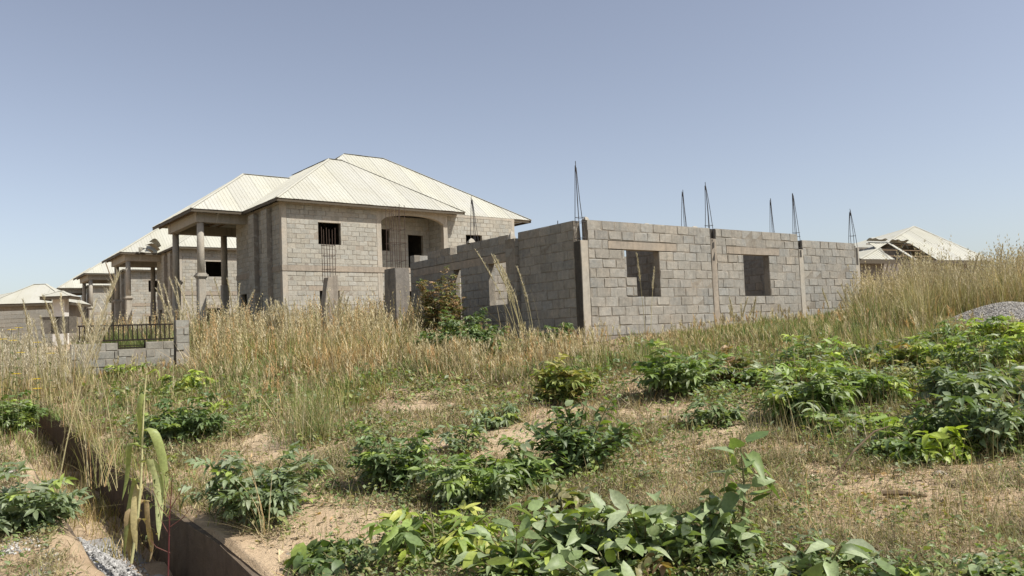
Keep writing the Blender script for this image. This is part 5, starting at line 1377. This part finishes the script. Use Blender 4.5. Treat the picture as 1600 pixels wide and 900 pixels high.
m, nt, out = mat_new('gravel stones'); n = N(nt); c = n('Attribute', attribute_name='Col').outputs['Color']; n.link(n.bsdf(c, 0.85, 0.25), out.inputs[0]); M['gravel'] = m
def gravels():
    # grey heap behind the right thicket
    P = at(1578, 512, 17.5); z = float(zg(P[0], P[1]))
    root = empty('gravel_heap', (P[0], P[1], z), 0, 'large rounded heap of grey gravel before the tall grass on the right', 'gravel heap')
    hx, hy, hh = 1.6, 1.4, at(1570, 469, 17.5)[2] - z
    prof = lambda r: np.clip(1 - r ** 1.7, 0, 1) ** 1.1
    nr, na = 14, 40; V = []; Q = []
    for i in range(nr):
        for j in range(na):
            r = 1.0 - i / (nr - 1); a = 2 * math.pi * j / na; k = 1 + 0.06 * math.sin(3 * a + 1) + 0.04 * math.sin(7 * a)
            V.append((math.cos(a) * r * hx * k, math.sin(a) * r * hy * k, prof(r) * hh - 0.05))
    Q = [[i * na + j, i * na + (j + 1) % na, (i + 1) * na + (j + 1) % na, (i + 1) * na + j] for i in range(nr - 1) for j in range(na)]
    link('core', mesh_np('core', V, [np.array(Q)], M['rock'], None, True), root)
    n_ = 9000; r = np.sqrt(rng.uniform(0, 1, n_)); a = rng.uniform(0, 6.28, n_); k = 1 + 0.06 * np.sin(3 * a + 1) + 0.04 * np.sin(7 * a)
    link('stones', stones(n_, np.cos(a) * r * hx * k, np.sin(a) * r * hy * k, prof(r) * hh - 0.045, np.full(n_, 0.022), (0.35, 0.325, 0.285), 'stones'), root, 'stuff')
    # smaller spill of gravel in front of the heap
    P = onground(1565, 560)
    n_ = 3500; x = P[0] + rng.normal(0, 0.7, n_); y = P[1] + rng.normal(0, 0.5, n_)
    o = link('gravel_spill', stones(n_, x, y, zg(x, y) + 0.04 * np.exp(-((x - P[0]) ** 2 + (y - P[1]) ** 2)), np.full(n_, 0.022), (0.28, 0.27, 0.25), 'gravel_spill'), None, 'stuff'); o['label'] = 'grey gravel spilled in front of the heap'
    # pale gravel lying in the drain and on the left verge
    n_ = 3600; a = rng.uniform(0.9, 3.9, n_) ; p = -0.80 + np.abs(rng.normal(0, 0.26, n_)); p = np.clip(p, -0.8, -0.2)
    x, y = xy(a, p); z = GRADE * a - 0.60 + 0.55 * np.clip(1 - (p + 0.85) / 0.6, 0, 1) * np.exp(-((a - 2.2) / 0.9) ** 2) + rng.uniform(0, 0.02, n_)
    o = link('gravel', stones(n_, x, y, z, np.full(n_, 0.02), (0.31, 0.30, 0.285), 'gravel'), None, 'stuff'); o['label'] = 'pale grey gravel dumped into the drain'
    V = []; A_ = np.linspace(0.4, 4.4, 16); Pv = np.linspace(-0.81, -0.1, 9)
    for a_ in A_:
        for p_ in Pv:
            xx, yy = xy(a_, p_); V.append((xx, yy, GRADE * a_ - 0.62 + 0.55 * np.clip(1 - (p_ + 0.85) / 0.6, 0, 1) * math.exp(-((a_ - 2.2) / 0.9) ** 2)))
    Q = [[i * 9 + j, i * 9 + j + 1, i * 9 + 10 + j, i * 9 + 9 + j] for i in range(15) for j in range(8)]
    o = link('gravel_bed', mesh_np('gravel_bed', V, [np.array(Q)], M['rock'], None, True), None, 'stuff'); o['label'] = 'packed gravel bed under the loose stones in the drain'
    n_ = 5200; a = rng.uniform(-2.5, 6.5, n_); p = -1.05 - np.abs(rng.normal(0, 0.55, n_)); x, y = xy(a, p)
    keep = noise2(x, y, 2.6) > 0.5; x, y = x[keep], y[keep]
    o = link('gravel', stones(len(x), x, y, zg(x, y) + 0.004, np.full(len(x), 0.017), (0.40, 0.385, 0.36), 'gravel'), None, 'stuff'); o['label'] = 'pale gravel scattered on the left verge'
    # pebbles over the sandy ground
    P, qx, qy = ground_pts_px(5000, 0, 1600, 600, 930); kp = ~in_drain(P[:, 0], P[:, 1]); P = P[kp]
    o = link('pebbles', stones(len(P), P[:, 0], P[:, 1], P[:, 2], np.maximum(0.008, 0.0011 * P[:, 1]) * rng.uniform(0.4, 1.4, len(P)), (0.36, 0.28, 0.20), 'pebbles'), None, 'stuff'); o['label'] = 'small pebbles and clods on the sandy ground'
gravels()
def rock(label, P, r, mat='rock', flat=0.6, seed=1, name='rock'):
    import bmesh
    bm = bmesh.new(); bmesh.ops.create_icosphere(bm, subdivisions=2, radius=r); q = np.random.default_rng(seed)
    k = q.normal(0, 1, (4, 3))
    for v in bm.verts:
        c = np.array(v.co) / r; f = 1 + 0.14 * math.sin(k[0] @ c * 2) + 0.12 * math.sin(k[1] @ c * 3) + 0.06 * math.sin(k[2] @ c * 6)
        v.co = Vector((c[0] * f * r * 1.2, c[1] * f * r, c[2] * f * r * flat))
    me = bpy.data.meshes.new(name); bm.to_mesh(me); bm.free(); me.materials.append(M[mat])
    o = link(name, me); o.location = tuple(P); tag(o, label, 'rock'); return o
def rocks_and_sticks():
    x, y = xy(1.9, -0.24); rock('large smooth grey boulder lying on the drain floor', (x, y, -0.48), 0.16, 'rock', 0.7, 3)
    x, y = xy(-0.6, -1.5); rock('pale flat stone slab in the bottom left corner', (x, y, zg(x, y)), 0.20, 'plaster', 0.3, 5)
    x, y = xy(-0.2, -1.9); rock('small pale stone beside the flat slab in the corner', (x, y, zg(x, y)), 0.11, 'plaster', 0.4, 6)
    x, y = xy(1.6, -0.42); rock('broken pale lump at the foot of the gravel in the drain', (x, y, -0.40), 0.07, 'plaster', 0.5, 7)
    P = onground(1412, 778)
    o = MB().tube([P + (-0.13, 0.05, 0.03), P + (0, 0, 0.035), P + (0.14, -0.06, 0.02)], [0.022, 0.02, 0.012], 6).build('stick', M['timber']); tag(o, 'short dark broken stick lying on the sandy patch', 'stick')
    P = onground(1297, 755); Q = P + np.array([0.55, 0.1, 0.42])
    o = MB().tube([P, P * 0.6 + Q * 0.4 + (0, 0, 0.07), P * 0.25 + Q * 0.75 + (0, 0, 0.07), Q], [0.006, 0.009, 0.008, 0.003], 6).build('dry_stalk', M['timber']); tag(o, 'thick dry stalk arching over the sandy patch', 'stalk')
    P = onground(1500, 757)
    rock('flat reddish piece of rubble on the right side of the sandy patch', P, 0.10, 'timber', 0.25, 9)
    lumps = [(585, 842, 0.035, 'left of the lime shrub'), (1470, 742, 0.05, 'right of the broken stick'), (1360, 802, 0.03, 'below the broken stick'), (1245, 742, 0.045, 'left of the sandy patch'), (790, 690, 0.05, 'on the pale path in the middle'), (1040, 655, 0.06, 'on the pale ground below the bank'), (455, 868, 0.035, 'on bare sand beside the drain'), (1540, 815, 0.04, 'near the bottom right corner')]
    for i, (qx, qy, r, where) in enumerate(lumps):
        P = onground(qx, qy); rock('small dusty clod ' + where, P, r, 'lintel', 0.6, 30 + i, 'clod')
    # leaning pole by the third house
    a = at(165, 410, 52); b = at(181, 455, 51)
    o = MB().tube([b, a], 0.035, 6).build('leaning_pole', M['timber']); tag(o, 'thin pole leaning on the porch corner of the second house', 'pole')
    # dead leaves
    n_ = 1500; P, qx, qy = ground_pts_px(n_, 200, 1600, 640, 930); P = P[~in_drain(P[:, 0], P[:, 1])]
    J = []; T = []; C = []; nv = 0
    for q in P:
        V, t_ = LEAF_B[random.randrange(5)]; L = random.uniform(0.03, 0.075)
        J.append((V * L) @ frame(np.array([*rng.normal(0, 1, 2), 0.1]), np.array([0, 0, 1.0]) + rng.normal(0, 0.4, 3)).T + q + np.array([0, 0, 0.012])); T.append(t_ + nv); nv += len(V)
        C.append(np.tile(pal(np.concatenate([DRY, STRAW]), 1)[0], (len(V), 1)))
    o = link('leaf_litter', mesh_np('leaf_litter', np.concatenate(J), [np.concatenate(T)], M['leaf_attr'], np.concatenate(C)), None, 'stuff'); o['label'] = 'dead brown leaves scattered over the ground'
rocks_and_sticks()
print('script seconds', time.time() - T0, 'objects', len(scene.objects))
